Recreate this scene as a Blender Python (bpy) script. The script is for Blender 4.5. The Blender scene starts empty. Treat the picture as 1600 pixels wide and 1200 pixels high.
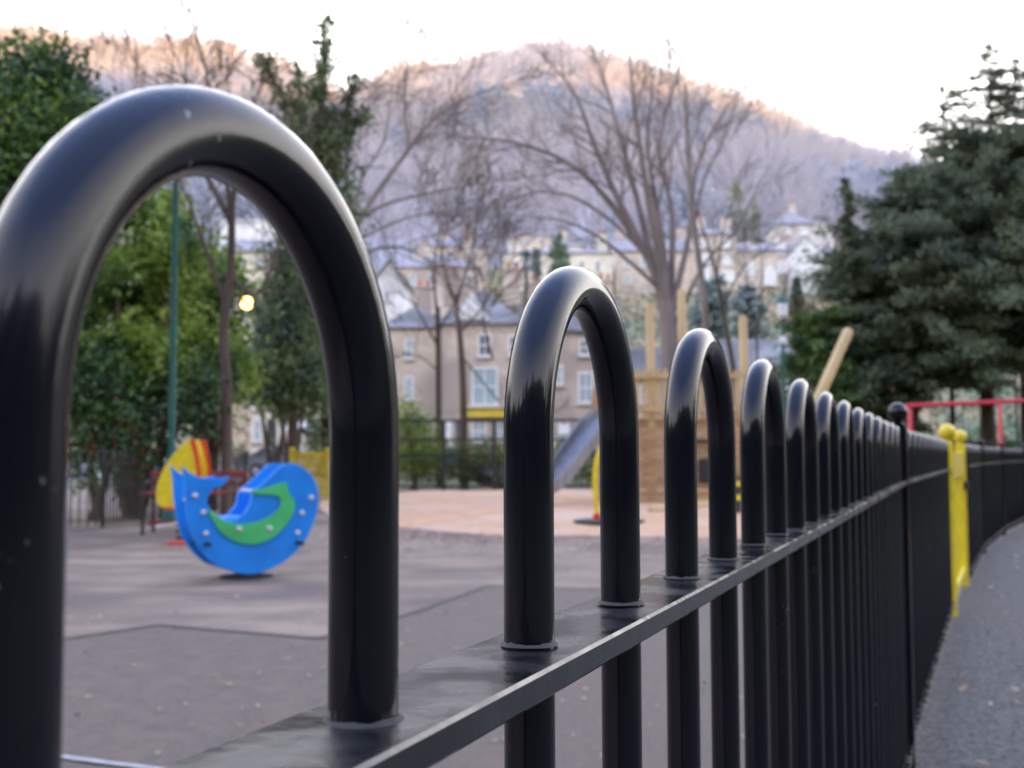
import bpy, math, random
import numpy as np
from mathutils import Vector, Matrix

random.seed(7); rng = np.random.default_rng(7)
PI = math.pi
scn = bpy.context.scene
COL = scn.collection

# ------------------------------------------------------------------ camera
F, PITCH, ROLL, EYE = 1800.0, 0.0632, -0.0030, 0.91
cam_d = bpy.data.cameras.new('camera'); cam = bpy.data.objects.new('camera', cam_d); COL.objects.link(cam)
cam.location = (0, 0, EYE)
cam.rotation_euler = (Matrix.Rotation(PI/2+PITCH, 3, 'X') @ Matrix.Rotation(ROLL, 3, 'Z')).to_euler()
cam_d.sensor_width = 36; cam_d.lens = F/1600*36; cam_d.clip_start = 0.01; cam_d.clip_end = 3000
cam_d.dof.use_dof = True; cam_d.dof.focus_distance = 0.48; cam_d.dof.aperture_fstop = 18.0
scn.camera = cam
scn.render.resolution_x = 1024; scn.render.resolution_y = 768
scn.view_settings.view_transform = 'Standard'; scn.view_settings.look = 'None'; scn.view_settings.exposure = 0
scn.cycles.use_denoising = True
scn.cycles.max_bounces = 6; scn.cycles.transparent_max_bounces = 4

def at(px, py, Y):
    """point at depth Y seen where the photograph has (px, py)"""
    u = (px-800)/F; v = (600-py)/F
    cr, sr = math.cos(ROLL), math.sin(ROLL)
    x = u*cr-v*sr; up = u*sr+v*cr
    cp, sp = math.cos(PITCH), math.sin(PITCH)
    k = Y/(cp-up*sp)
    return Vector((x*k, Y, EYE+(sp+up*cp)*k))

# ------------------------------------------------------------------ materials
HAZE_TINT = (0.58, 0.58, 0.66)  # airlight colour, mixed into base colours to imitate distance haze
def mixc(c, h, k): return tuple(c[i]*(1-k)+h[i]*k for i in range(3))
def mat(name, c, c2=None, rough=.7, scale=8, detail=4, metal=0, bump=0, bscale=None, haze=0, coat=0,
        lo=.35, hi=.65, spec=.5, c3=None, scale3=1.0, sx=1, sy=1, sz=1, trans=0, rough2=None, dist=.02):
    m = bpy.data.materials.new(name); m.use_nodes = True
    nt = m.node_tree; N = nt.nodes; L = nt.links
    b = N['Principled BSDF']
    c = mixc(c, HAZE_TINT, haze); c2 = mixc(c2, HAZE_TINT, haze) if c2 else None; c3 = mixc(c3, HAZE_TINT, haze) if c3 else None
    b.inputs['Base Color'].default_value = (*c, 1)
    b.inputs['Roughness'].default_value = rough
    b.inputs['Metallic'].default_value = metal
    b.inputs['Specular IOR Level'].default_value = spec
    if coat: b.inputs['Coat Weight'].default_value = coat; b.inputs['Coat Roughness'].default_value = .08
    tc = N.new('ShaderNodeNewGeometry'); mp = N.new('ShaderNodeMapping'); mp.inputs['Scale'].default_value = (sx, sy, sz)
    L.new(tc.outputs['Position'], mp.inputs['Vector'])
    out = None
    if c2:
        n = N.new('ShaderNodeTexNoise'); n.inputs['Scale'].default_value = scale; n.inputs['Detail'].default_value = detail
        L.new(mp.outputs[0], n.inputs['Vector'])
        r = N.new('ShaderNodeMapRange'); r.inputs['From Min'].default_value = lo; r.inputs['From Max'].default_value = hi
        L.new(n.outputs['Fac'], r.inputs['Value'])
        mx = N.new('ShaderNodeMix'); mx.data_type = 'RGBA'
        mx.inputs[6].default_value = (*c, 1); mx.inputs[7].default_value = (*c2, 1)
        L.new(r.outputs[0], mx.inputs[0]); out = mx.outputs[2]
        if rough2 is not None:
            r2 = N.new('ShaderNodeMapRange'); r2.inputs['To Min'].default_value = rough; r2.inputs['To Max'].default_value = rough2
            L.new(r.outputs[0], r2.inputs['Value']); L.new(r2.outputs[0], b.inputs['Roughness'])
        if c3:
            n3 = N.new('ShaderNodeTexNoise'); n3.inputs['Scale'].default_value = scale3; n3.inputs['Detail'].default_value = 2
            L.new(tc.outputs['Position'], n3.inputs['Vector'])
            r3 = N.new('ShaderNodeMapRange'); r3.inputs['From Min'].default_value = .48; r3.inputs['From Max'].default_value = .62
            L.new(n3.outputs['Fac'], r3.inputs['Value'])
            m3 = N.new('ShaderNodeMix'); m3.data_type = 'RGBA'; m3.inputs[7].default_value = (*c3, 1)
            L.new(out, m3.inputs[6]); L.new(r3.outputs[0], m3.inputs[0]); out = m3.outputs[2]
        L.new(out, b.inputs['Base Color'])
    if bump:
        n = N.new('ShaderNodeTexNoise'); n.inputs['Scale'].default_value = bscale or scale*3; n.inputs['Detail'].default_value = 4
        L.new(mp.outputs[0], n.inputs['Vector'])
        bp = N.new('ShaderNodeBump'); bp.inputs['Strength'].default_value = bump; bp.inputs['Distance'].default_value = dist
        L.new(n.outputs['Fac'], bp.inputs['Height']); L.new(bp.outputs[0], b.inputs['Normal'])
    return m

def paint_mat():
    m = mat('black_gloss_paint', (.006, .006, .010), rough=.2, spec=.36)
    nt = m.node_tree; N = nt.nodes; L = nt.links; b = N['Principled BSDF']
    g = N.new('ShaderNodeNewGeometry')
    n = N.new('ShaderNodeTexNoise'); n.inputs['Scale'].default_value = 260; n.inputs['Detail'].default_value = 6; n.inputs['Roughness'].default_value = .7
    L.new(g.outputs['Position'], n.inputs['Vector'])
    n2 = N.new('ShaderNodeTexNoise'); n2.inputs['Scale'].default_value = 22; n2.inputs['Detail'].default_value = 3
    L.new(g.outputs['Position'], n2.inputs['Vector'])
    ma = N.new('ShaderNodeMath'); ma.operation = 'MULTIPLY'; L.new(n.outputs['Fac'], ma.inputs[0]); L.new(n2.outputs['Fac'], ma.inputs[1])
    r = N.new('ShaderNodeMapRange'); r.inputs['From Min'].default_value = .44; r.inputs['From Max'].default_value = .47
    L.new(ma.outputs[0], r.inputs['Value'])
    mx = N.new('ShaderNodeMix'); mx.data_type = 'RGBA'; mx.inputs[6].default_value = (.006, .006, .010, 1); mx.inputs[7].default_value = (.30, .30, .30, 1)
    L.new(r.outputs[0], mx.inputs[0]); L.new(mx.outputs[2], b.inputs['Base Color'])
    r2 = N.new('ShaderNodeMapRange'); r2.inputs['From Min'].default_value = .3; r2.inputs['From Max'].default_value = .7
    r2.inputs['To Min'].default_value = .07; r2.inputs['To Max'].default_value = .19
    L.new(n2.outputs['Fac'], r2.inputs['Value']); L.new(r2.outputs[0], b.inputs['Roughness'])
    mp = N.new('ShaderNodeMapping'); mp.inputs['Scale'].default_value = (1, 1, .25); L.new(g.outputs['Position'], mp.inputs['Vector'])
    n3 = N.new('ShaderNodeTexNoise'); n3.inputs['Scale'].default_value = 70; n3.inputs['Detail'].default_value = 3; L.new(mp.outputs[0], n3.inputs['Vector'])
    bp = N.new('ShaderNodeBump'); bp.inputs['Strength'].default_value = .12; bp.inputs['Distance'].default_value = .0008
    L.new(n3.outputs['Fac'], bp.inputs['Height']); L.new(bp.outputs[0], b.inputs['Normal'])
    return m
def rail_mat():
    m = mat('weathered_black_paint', (.006, .007, .010), (.020, .021, .024), rough=.16, rough2=.42, scale=30, detail=6, lo=.42, hi=.72, spec=.6, bump=.3, bscale=120, dist=.001)
    return m

M = {}
M['paint'] = paint_mat(); M['rail'] = rail_mat()
M['grime'] = mat('grime', (.055, .052, .046), (.04, .04, .04), rough=.8, scale=300)
M['yellow'] = mat('yellow_paint', (.80, .62, .02), (.66, .50, .015), rough=.35, scale=14, coat=.3)
M['yellow_far'] = mat('yellow_paint_worn', (.68, .50, .03), (.50, .36, .02), rough=.5, scale=6)
M['tarmac'] = mat('play_tarmac', (.125, .088, .065), (.27, .20, .145), rough=.62, rough2=.85, scale=2.2, detail=14, sx=.6, bump=.5, bscale=160, dist=.006, c3=(.105, .076, .060), scale3=.5)
M['tarmac_dark'] = mat('patched_tarmac', (.050, .037, .028), (.150, .108, .078), rough=.6, rough2=.85, scale=9, detail=15, lo=.42, hi=.68, bump=.6, bscale=170, dist=.006, c3=(.125, .090, .068), scale3=110)
M['path'] = mat('path_tarmac', (.018, .017, .016), (.100, .090, .080), rough=.85, scale=34, detail=10, lo=.40, hi=.66, bump=1.0, bscale=60, dist=.012, c3=(.11, .105, .10), scale3=60)
M['seam'] = mat('tar_seam', (.018, .017, .02), rough=.6)
M['whiteline'] = mat('white_line', (.42, .42, .42), (.25, .25, .25), scale=30)
M['bark'] = mat('bark_chip', (.60, .36, .21), (.46, .27, .155), rough=.95, scale=5, detail=8, bump=.8, bscale=30, c3=(.54, .38, .27), scale3=.5)
M['grass'] = mat('grass_ground', (.06, .085, .03), (.10, .10, .05), rough=.95, scale=1.5, detail=8, bump=.5)
M['road'] = mat('road_asphalt', (.06, .06, .065), (.09, .09, .09), rough=.8, scale=3)
M['blue'] = mat('blue_plastic', (.015, .25, .78), (.012, .20, .66), rough=.35, scale=5, coat=.1)
M['blue_edge'] = mat('light_blue_edge', (.07, .33, .86), rough=.4)
M['green'] = mat('green_plastic', (.075, .50, .16), (.06, .42, .13), rough=.4, scale=6)
M['red'] = mat('red_paint', (.60, .035, .05), (.48, .03, .045), rough=.4, scale=9)
M['redplastic'] = mat('red_plastic', (.62, .05, .02), rough=.4)
M['darkred'] = mat('dull_red_slat', (.22, .025, .025), (.14, .02, .02), rough=.6, scale=9)
M['cap'] = mat('grey_bolt_cap', (.55, .55, .58), rough=.4)
M['blackmetal'] = mat('black_metal', (.015, .016, .018), rough=.45)
M['fardark'] = mat('far_black_railing', (.022, .022, .024), (.05, .045, .04), rough=.6, scale=5)
M['steel'] = mat('brushed_steel', (.26, .26, .28), (.18, .18, .20), rough=.5, scale=12, metal=.5, sz=.2)
M['wood'] = mat('new_timber', (.56, .41, .21), (.45, .31, .15), rough=.75, scale=5, detail=6, sx=2, sy=2, sz=.25, bump=.2)
M['wood_brown'] = mat('brown_timber', (.48, .31, .16), (.35, .21, .10), rough=.8, scale=4, detail=6, sz=2.5, bump=.3)
M['wood_pale'] = mat('pale_timber', (.62, .48, .26), (.52, .38, .18), rough=.7, scale=4, sz=.3)
M['rubber'] = mat('black_rubber', (.02, .02, .02), rough=.7)
M['lampgreen'] = mat('dark_green_paint', (.012, .10, .085), (.01, .07, .06), rough=.45, scale=5)
M['lampglass'] = mat('lamp_glass', (.62, .68, .72), rough=.25)
M['barkbrown'] = mat('bark_brown', (.12, .085, .065), (.06, .045, .035), rough=.95, scale=3, detail=5, sz=.3, bump=.4)
M['barkgrey'] = mat('bark_grey', (.24, .19, .165), (.14, .11, .10), rough=.95, scale=2.5, detail=5, sz=.3, haze=.05)
M['barkpale'] = mat('bark_pale', (.27, .22, .18), (.17, .14, .11), rough=.95, scale=3, sz=.3, haze=.05)
M['barkfar'] = mat('bark_far', (.22, .17, .16), rough=.95, haze=.25)
def leafmat(name, a, b_, c3=None, s=3.0, haze=0, s3=.9, rough=.55):
    return mat(name, a, b_, rough=rough, scale=s, detail=6, lo=.38, hi=.62, haze=haze, c3=c3, scale3=s3, spec=.4)
M['leaf_laurel'] = leafmat('laurel_leaf', (.085, .17, .022), (.27, .36, .055), (.035, .09, .022), 3.2)
M['leaf_bright'] = leafmat('bright_leaf', (.15, .25, .035), (.38, .46, .09), (.06, .13, .03), 3.5)
M['leaf_dark'] = leafmat('dark_holly_leaf', (.035, .09, .022), (.10, .18, .04), (.018, .05, .018), 3.0)
M['leaf_red'] = leafmat('russet_leaf', (.22, .055, .035), (.12, .045, .03), None, 4)
M['leaf_ivy'] = leafmat('ivy_leaf', (.075, .13, .04), (.18, .24, .09), (.04, .08, .04), 3, haze=.03)
M['leaf_yew'] = leafmat('yew_needle', (.090, .130, .062), (.220, .240, .120), (.055, .090, .050), .9, haze=.03)
M['leaf_yewgreen'] = leafmat('yew_bush_needle', (.07, .15, .03), (.16, .23, .06), (.03, .08, .02), 2.2)
M['leaf_cypress'] = leafmat('cypress_leaf', (.10, .20, .10), (.16, .27, .13), None, 1.0, haze=.12)
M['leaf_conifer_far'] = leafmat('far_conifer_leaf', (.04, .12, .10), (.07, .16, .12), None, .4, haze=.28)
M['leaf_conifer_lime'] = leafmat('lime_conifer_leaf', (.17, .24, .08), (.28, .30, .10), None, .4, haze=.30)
M['scrub'] = leafmat('scrub_leaf', (.13, .135, .06), (.20, .15, .09), (.06, .10, .05), .35, haze=.08, s3=.12)
M['hedge'] = leafmat('hedge_leaf', (.05, .12, .02), (.30, .34, .04), (.06, .07, .03), 2.0)
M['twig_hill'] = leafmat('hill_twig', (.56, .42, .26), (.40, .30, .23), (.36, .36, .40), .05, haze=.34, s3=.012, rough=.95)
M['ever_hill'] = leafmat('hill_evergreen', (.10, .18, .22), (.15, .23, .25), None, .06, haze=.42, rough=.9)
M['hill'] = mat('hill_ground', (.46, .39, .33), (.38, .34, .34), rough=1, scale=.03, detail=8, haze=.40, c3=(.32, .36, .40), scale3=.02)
M['cliff'] = mat('wooded_cliff', (.03, .035, .028), (.06, .055, .045), rough=1, scale=.05, detail=8)
M['glass'] = mat('window_glass', (.07, .08, .10), rough=.12, haze=.10)
M['glass_pale'] = mat('pale_window_glass', (.34, .42, .44), rough=.2, haze=.1)
M['white'] = mat('white_joinery', (.80, .80, .80), rough=.5)
M['leaflitter'] = mat('fallen_leaf', (.40, .27, .15), (.20, .11, .06), rough=.9, scale=9, c3=(.42, .33, .22), scale3=20)
def wallm(n, a, b, h): return mat(n, a, b, rough=.95, scale=1.6, detail=12, haze=h, lo=.36, hi=.64, c3=tuple(v*.72 for v in b), scale3=.33)
M['stone_pink'] = wallm('pink_gritstone', (.68, .54, .40), (.50, .39, .29), .18)
M['stone_pink2'] = wallm('warm_gritstone', (.70, .57, .42), (.54, .43, .32), .18)
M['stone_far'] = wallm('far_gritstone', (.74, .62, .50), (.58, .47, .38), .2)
M['stone_grey'] = wallm('grey_stone', (.68, .64, .55), (.54, .50, .44), .2)
M['cream'] = wallm('cream_render', (.90, .84, .70), (.84, .77, .62), .10)
M['cream2'] = wallm('pale_cream_render', (.86, .78, .66), (.78, .70, .58), .08)
M['whitewall'] = wallm('white_render', (.88, .88, .88), (.80, .80, .82), .0)
M['redbrick'] = wallm('red_brick', (.55, .20, .13), (.42, .16, .11), .05)
M['slate'] = mat('slate_roof', (.16, .155, .155), (.11, .105, .11), spec=.15, rough=.95, scale=1.2, detail=6, haze=.06, c3=(.24, .24, .25), scale3=.45)
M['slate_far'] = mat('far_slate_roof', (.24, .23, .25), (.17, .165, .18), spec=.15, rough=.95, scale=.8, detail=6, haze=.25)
M['yellowsign'] = mat('yellow_sign', (.70, .55, .06), (.6, .45, .05), scale=3)
M['canvas'] = mat('white_canvas', (.85, .85, .85), rough=.8)
def valley_haze_tint(m, col, z0, z1, k):  # blends pale haze into the base colour, strongest low in the valley
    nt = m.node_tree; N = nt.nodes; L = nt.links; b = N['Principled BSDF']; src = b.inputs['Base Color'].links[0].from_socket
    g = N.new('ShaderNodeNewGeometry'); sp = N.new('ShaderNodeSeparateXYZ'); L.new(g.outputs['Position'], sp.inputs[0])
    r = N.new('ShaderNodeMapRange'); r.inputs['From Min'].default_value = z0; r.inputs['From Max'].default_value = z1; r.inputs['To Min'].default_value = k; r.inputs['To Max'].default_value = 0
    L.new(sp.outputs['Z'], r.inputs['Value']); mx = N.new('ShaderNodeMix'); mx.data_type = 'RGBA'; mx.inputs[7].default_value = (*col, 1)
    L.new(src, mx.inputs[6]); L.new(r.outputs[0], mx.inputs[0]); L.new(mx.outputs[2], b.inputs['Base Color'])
for k_ in ('twig_hill', 'ever_hill', 'hill'): valley_haze_tint(M[k_], (.50, .50, .56), 28, 118, .55)
def let_light_through(m, k):
    nt = m.node_tree; N = nt.nodes; L = nt.links; b = N['Principled BSDF']; out = N['Material Output']
    t = N.new('ShaderNodeBsdfTranslucent'); L.new(b.inputs['Base Color'].links[0].from_socket, t.inputs['Color'])
    mx = N.new('ShaderNodeMixShader'); mx.inputs[0].default_value = k; L.new(b.outputs[0], mx.inputs[1]); L.new(t.outputs[0], mx.inputs[2]); L.new(mx.outputs[0], out.inputs['Surface'])
for k_, v_ in (('twig_hill', .5), ('ever_hill', .4), ('leaf_laurel', .35), ('leaf_bright', .4), ('leaf_dark', .25), ('leaf_yew', .3), ('leaf_yewgreen', .35), ('leaf_ivy', .3), ('scrub', .35), ('hedge', .3)): let_light_through(M[k_], v_)
def lit(name, col, s):
    m = bpy.data.materials.new(name); m.use_nodes = True; b = m.node_tree.nodes['Principled BSDF']
    b.inputs['Base Color'].default_value = (*col, 1); b.inputs['Emission Color'].default_value = (*col, 1); b.inputs['Emission Strength'].default_value = s
    return m
M['lamplit'] = lit('lit_lamp', (1, .45, .10), 22)

# ------------------------------------------------------------------ builders
def tag(o, label=None, cat=None, group=None, kind=None):
    if label: o['label'] = label
    if cat: o['category'] = cat
    if group: o['group'] = group
    if kind: o['kind'] = kind
    return o
def empty(name, loc=(0, 0, 0), rz=0, label=None, cat=None, group=None, parent=None):
    o = bpy.data.objects.new(name, None); COL.objects.link(o); o.location = loc; o.rotation_euler = (0, 0, rz)
    o.empty_display_size = .1
    if parent: o.parent = parent
    return tag(o, label, cat, group)
def mesh_from(name, V, Fc, smooth=False):
    me = bpy.data.meshes.new(name)
    me.from_pydata([tuple(v) for v in V], [], [tuple(f) for f in Fc]); me.update()
    if smooth: me.polygons.foreach_set('use_smooth', [True]*len(me.polygons))
    return me
def link(name, me, m, parent=None):
    o = bpy.data.objects.new(name, me); COL.objects.link(o)
    if m and not me.materials: me.materials.append(M[m] if isinstance(m, str) else m)
    if parent: o.parent = parent
    return o
def soup(name, P, k, m, parent=None):
    """P: (n*k,3) vertices, consecutive k make one face"""
    P = np.asarray(P, np.float32).reshape(-1, 3); n = len(P)//k
    me = bpy.data.meshes.new(name)
    me.vertices.add(n*k); me.vertices.foreach_set('co', P.ravel())
    me.loops.add(n*k); me.loops.foreach_set('vertex_index', np.arange(n*k, dtype=np.int32))
    me.polygons.add(n); me.polygons.foreach_set('loop_start', np.arange(0, n*k, k, dtype=np.int32))
    me.update(calc_edges=True); me.validate()
    return link(name, me, m, parent)

class MB:
    def __init__(s): s.v = []; s.f = []
    def add(s, vs, fs):
        o = len(s.v); s.v += [tuple(v) for v in vs]; s.f += [tuple(i+o for i in f) for f in fs]
    def box(s, c, d, rz=0, ry=0, rx=0):
        R = Matrix.Rotation(rz, 3, 'Z') @ Matrix.Rotation(ry, 3, 'Y') @ Matrix.Rotation(rx, 3, 'X'); c = Vector(c)
        vs = [c + R @ Vector((x*d[0]/2, y*d[1]/2, z*d[2]/2)) for x in (-1, 1) for y in (-1, 1) for z in (-1, 1)]
        s.add(vs, [(0, 1, 3, 2), (4, 6, 7, 5), (0, 4, 5, 1), (2, 3, 7, 6), (0, 2, 6, 4), (1, 5, 7, 3)]); return s
    def bevbox(s, c, d, b, rz=0):
        """box with chamfered horizontal and vertical edges"""
        R = Matrix.Rotation(rz, 3, 'Z'); c = Vector(c); hx, hy, hz = d[0]/2, d[1]/2, d[2]/2
        rings = []
        for z, i in ((-hz, b), (-hz+b, 0), (hz-b, 0), (hz, b)):
            x, y = hx-i, hy-i
            e = b
            rings.append([(x, -y+e, z), (x, y-e, z), (x-e, y, z), (-x+e, y, z), (-x, y-e, z), (-x, -y+e, z), (-x+e, -y, z), (x-e, -y, z)])
        vs = [c + R @ Vector(p) for r in rings for p in r]; n = 8
        fs = [tuple(range(n-1, -1, -1)), tuple(range(3*n, 4*n))]
        for k in range(3):
            for i in range(n): fs.append((k*n+i, k*n+(i+1) % n, (k+1)*n+(i+1) % n, (k+1)*n+i))
        s.add(vs, fs); return s
    def tube(s, pts, rad, n=8, cap=True):
        pts = [Vector(p) for p in pts]; m = len(pts)
        if not hasattr(rad, '__len__'): rad = [rad]*m
        o = len(s.v); T0 = (pts[1]-pts[0]).normalized()
        U = T0.orthogonal().normalized()
        for i, p in enumerate(pts):
            T = (pts[min(i+1, m-1)]-pts[max(i-1, 0)])
            T = T.normalized() if T.length > 1e-9 else T0
            U = (U-T*U.dot(T)); U = U.normalized() if U.length > 1e-6 else T.orthogonal().normalized()
            W = T.cross(U)
            for j in range(n):
                a = 2*PI*j/n; q = p+(U*math.cos(a)+W*math.sin(a))*rad[i]; s.v.append((q.x, q.y, q.z))
        for i in range(m-1):
            for j in range(n):
                s.f.append((o+i*n+j, o+i*n+(j+1) % n, o+(i+1)*n+(j+1) % n, o+(i+1)*n+j))
        if cap:
            s.f.append(tuple(o+j for j in range(n-1, -1, -1))); s.f.append(tuple(o+(m-1)*n+j for j in range(n)))
        return s
    def lathe(s, c, prof, n=16):
        """prof: (r,z) list"""
        c = Vector(c); o = len(s.v)
        for r, z in prof:
            for j in range(n):
                a = 2*PI*j/n; s.v.append((c.x+r*math.cos(a), c.y+r*math.sin(a), c.z+z))
        for i in range(len(prof)-1):
            for j in range(n): s.f.append((o+i*n+j, o+i*n+(j+1) % n, o+(i+1)*n+(j+1) % n, o+(i+1)*n+j))
        s.f.append(tuple(o+j for j in range(n-1, -1, -1))); k = o+(len(prof)-1)*n; s.f.append(tuple(k+j for j in range(n)))
        return s
    def ball(s, c, r, n=20, m=12):
        return s.lathe(c, [(r*math.sin(PI*i/m)+1e-5, -r*math.cos(PI*i/m)) for i in range(m+1)], n)
    def prism(s, poly, y0, y1, bev=0):
        """poly in (x,z), extruded between y0<y1, with a small chamfer"""
        n = len(poly)
        if bev:
            P = [Vector((p[0], 0, p[1])) for p in poly]
            A = sum(poly[i][0]*poly[(i+1) % n][1]-poly[(i+1) % n][0]*poly[i][1] for i in range(n)); sg = 1 if A > 0 else -1
            ins = []
            for i in range(n):
                e1 = (P[i]-P[i-1]).normalized(); e2 = (P[(i+1) % n]-P[i]).normalized()
                nn = Vector((-(e1.z+e2.z), 0, (e1.x+e2.x))); nn = nn.normalized() if nn.length > 1e-6 else Vector((0, 0, 0))
                ins.append(P[i]+nn*bev*sg)
            rings = [[(q.x, y0, q.z) for q in ins], [(q.x, y0+bev, q.z) for q in P], [(q.x, y1-bev, q.z) for q in P], [(q.x, y1, q.z) for q in ins]]
        else:
            rings = [[(x, y0, z) for x, z in poly], [(x, y1, z) for x, z in poly]]
        vs = [p for r in rings for p in r]; K = len(rings)
        fs = [tuple(range(n)), tuple(range(K*n-1, (K-1)*n-1, -1))]
        for k in range(K-1):
            for i in range(n): fs.append((k*n+i, (k+1)*n+i, (k+1)*n+(i+1) % n, k*n+(i+1) % n))
        s.add(vs, fs); return s
    def mesh(s, name, smooth=False, fix=True):
        me = mesh_from(name, s.v, s.f, smooth)
        if fix:
            import bmesh
            bm = bmesh.new(); bm.from_mesh(me); bmesh.ops.recalc_face_normals(bm, faces=bm.faces); bm.to_mesh(me); bm.free()
        return me
    def build(s, name, m, parent=None, smooth=False, fix=True):
        me = s.mesh(name, smooth, fix)
        if smooth:
            try: me.set_sharp_from_angle(angle=math.radians(40))
            except Exception: pass
        return link(name, me, m, parent)

def copy_tree(o, parent=None):
    c = o.copy(); COL.objects.link(c)
    if parent: c.parent = parent
    for ch in [x for x in bpy.data.objects if x.parent == o]: copy_tree(ch, c)
    return c

def spline(pts, n=8, closed=False):
    """Catmull-Rom through 2-D or 3-D points"""
    P = [np.array(p, float) for p in pts]; out = []; m = len(P)
    rg = range(m) if closed else range(m-1)
    for i in rg:
        p0 = P[(i-1) % m] if closed or i > 0 else P[0]; p1 = P[i]; p2 = P[(i+1) % m]; p3 = P[(i+2) % m] if closed or i+2 < m else P[-1]
        for k in range(n):
            t = k/n
            out.append(.5*((2*p1)+(-p0+p2)*t+(2*p0-5*p1+4*p2-p3)*t*t+(-p0+3*p1-3*p2+p3)*t**3))
    if not closed: out.append(P[-1])
    return out

# ------------------------------------------------------------------ world, sun
SUN_EL, SUN_AZ = math.radians(7.0), math.radians(148)      # azimuth measured from +Y towards +X: the low sun stands behind the viewer, to the right
w = bpy.data.worlds.new('World'); scn.world = w; w.use_nodes = True
nt = w.node_tree; N = nt.nodes; L = nt.links; bg = N['Background']
sky = N.new('ShaderNodeTexSky'); sky.sky_type = 'NISHITA'; sky.sun_disc = False
sky.sun_elevation = SUN_EL; sky.sun_rotation = SUN_AZ; sky.air_density = 1.0; sky.dust_density = 1.2; sky.ozone_density = 2.5
# thin high cloud that whitens the sky
tc = N.new('ShaderNodeTexCoord'); nz = N.new('ShaderNodeTexNoise'); nz.inputs['Scale'].default_value = 1.6; nz.inputs['Detail'].default_value = 5
L.new(tc.outputs['Generated'], nz.inputs['Vector'])
rg_ = N.new('ShaderNodeMapRange'); rg_.inputs['From Min'].default_value = .3; rg_.inputs['From Max'].default_value = .7
rg_.inputs['To Min'].default_value = .8; rg_.inputs['To Max'].default_value = .97
L.new(nz.outputs['Fac'], rg_.inputs['Value'])
mx = N.new('ShaderNodeMix'); mx.data_type = 'RGBA'; sx_ = N.new('ShaderNodeSeparateXYZ'); L.new(tc.outputs['Generated'], sx_.inputs[0])
ez = N.new('ShaderNodeMapRange'); ez.inputs['From Min'].default_value = .30; ez.inputs['From Max'].default_value = .85; L.new(sx_.outputs['Z'], ez.inputs['Value'])
cg = N.new('ShaderNodeMix'); cg.data_type = 'RGBA'; cg.inputs[6].default_value = (32, 30.6, 30.0, 1); cg.inputs[7].default_value = (5.6, 8.2, 16.5, 1)
L.new(ez.outputs[0], cg.inputs[0]); L.new(cg.outputs[2], mx.inputs[7])
L.new(sky.outputs[0], mx.inputs[6]); L.new(rg_.outputs[0], mx.inputs[0])
L.new(mx.outputs[2], bg.inputs['Color']); bg.inputs['Strength'].default_value = 0.15
sd = bpy.data.lights.new('sun', 'SUN'); sd.energy = 11.0; sd.angle = math.radians(.5); sd.color = (1, .60, .20)
so = bpy.data.objects.new('sun', sd); COL.objects.link(so)
sv = Vector((math.sin(SUN_AZ)*math.cos(SUN_EL), math.cos(SUN_AZ)*math.cos(SUN_EL), math.sin(SUN_EL)))
so.rotation_euler = sv.to_track_quat('Z', 'Y').to_euler()

# ------------------------------------------------------------------ terrain
RIDGE_PX = [(-900, 170), (-300, 70), (0, 75), (200, 85), (330, 105), (450, 135), (540, 165), (600, 128), (700, 135), (760, 122), (870, 95), (950, 108), (1000, 128), (1150, 182), (1300, 238), (1400, 275), (1500, 320), (1700, 380), (2200, 450), (3000, 500)]
RY = 360.0
RX = [(p[0]-800)/F*RY for p in RIDGE_PX]; RZ = [at(p[0], p[1], RY).z for p in RIDGE_PX]
def wob(x, y, s): return (math.sin(x/s+1.3)*math.cos(y/s*1.1+.4)+.5*math.sin(x/s*2.3+y/s*1.7))
def height(x, y):
    if y >= 70:
        r = float(np.interp(x*RY/max(y, 250) if y > 250 else x*RY/max(y, 250), RX, RZ))
        z = float(np.interp(y, [70, 78, 92, 118, 142, 200, 280, 360, 430, 900], [0, 1.0, 7.5, 17.5, 21.5, 21.5+(r-21.5)*.27, 21.5+(r-21.5)*.62, r, r-6, r-70]))
        if y > 145: z += wob(x, y, 28)*min(1, (y-145)/60)*2.6
        return z
    if y <= -30:
        h = float(np.interp(x, [-900, -400, -100, 0, 150, 400, 900], [60, 85, 105, 122, 146, 168, 175]))  # unseen cliff side, its heights shaped to keep the valley in shade
        z = float(np.interp(-y, [30, 60, 120, 200, 320, 900], [0, 12, 52, h, h-4, h-60]))
        return z + (wob(x, y, 37)*4 if y < -90 else 0)
    return 0.0
xs = sorted(set([round(v, 2) for v in list(np.linspace(-900, -260, 17))+list(np.linspace(-260, 300, 113))+list(np.linspace(300, 900, 16))]))
ys = sorted(set([round(v, 2) for v in list(np.linspace(-800, -320, 9))+list(np.linspace(-320, -30, 30))+[0, 30, 60]+list(np.linspace(70, 145, 26))+list(np.linspace(150, 440, 59))+list(np.linspace(480, 900, 8))]))
V = []; near = []
for y in ys:
    for x in xs: V.append((x, y, height(x, y)-.02))
nx = len(xs)
Fh, Fg, Fc, Fs_ = [], [], [], []
for j in range(len(ys)-1):
    for i in range(nx-1):
        q = (j*nx+i, j*nx+i+1, (j+1)*nx+i+1, (j+1)*nx+i)
        (Fs_ if 70 <= ys[j] < 146 else Fh if ys[j] >= 70 else Fc if ys[j+1] <= -30 else Fg).append(q)
me = mesh_from('terrain', V, Fg+Fh+Fc+Fs_, True)
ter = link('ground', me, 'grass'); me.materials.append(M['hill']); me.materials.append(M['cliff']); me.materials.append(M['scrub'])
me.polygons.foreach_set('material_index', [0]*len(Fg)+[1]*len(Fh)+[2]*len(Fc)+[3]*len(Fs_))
tag(ter, kind='structure')

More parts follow.
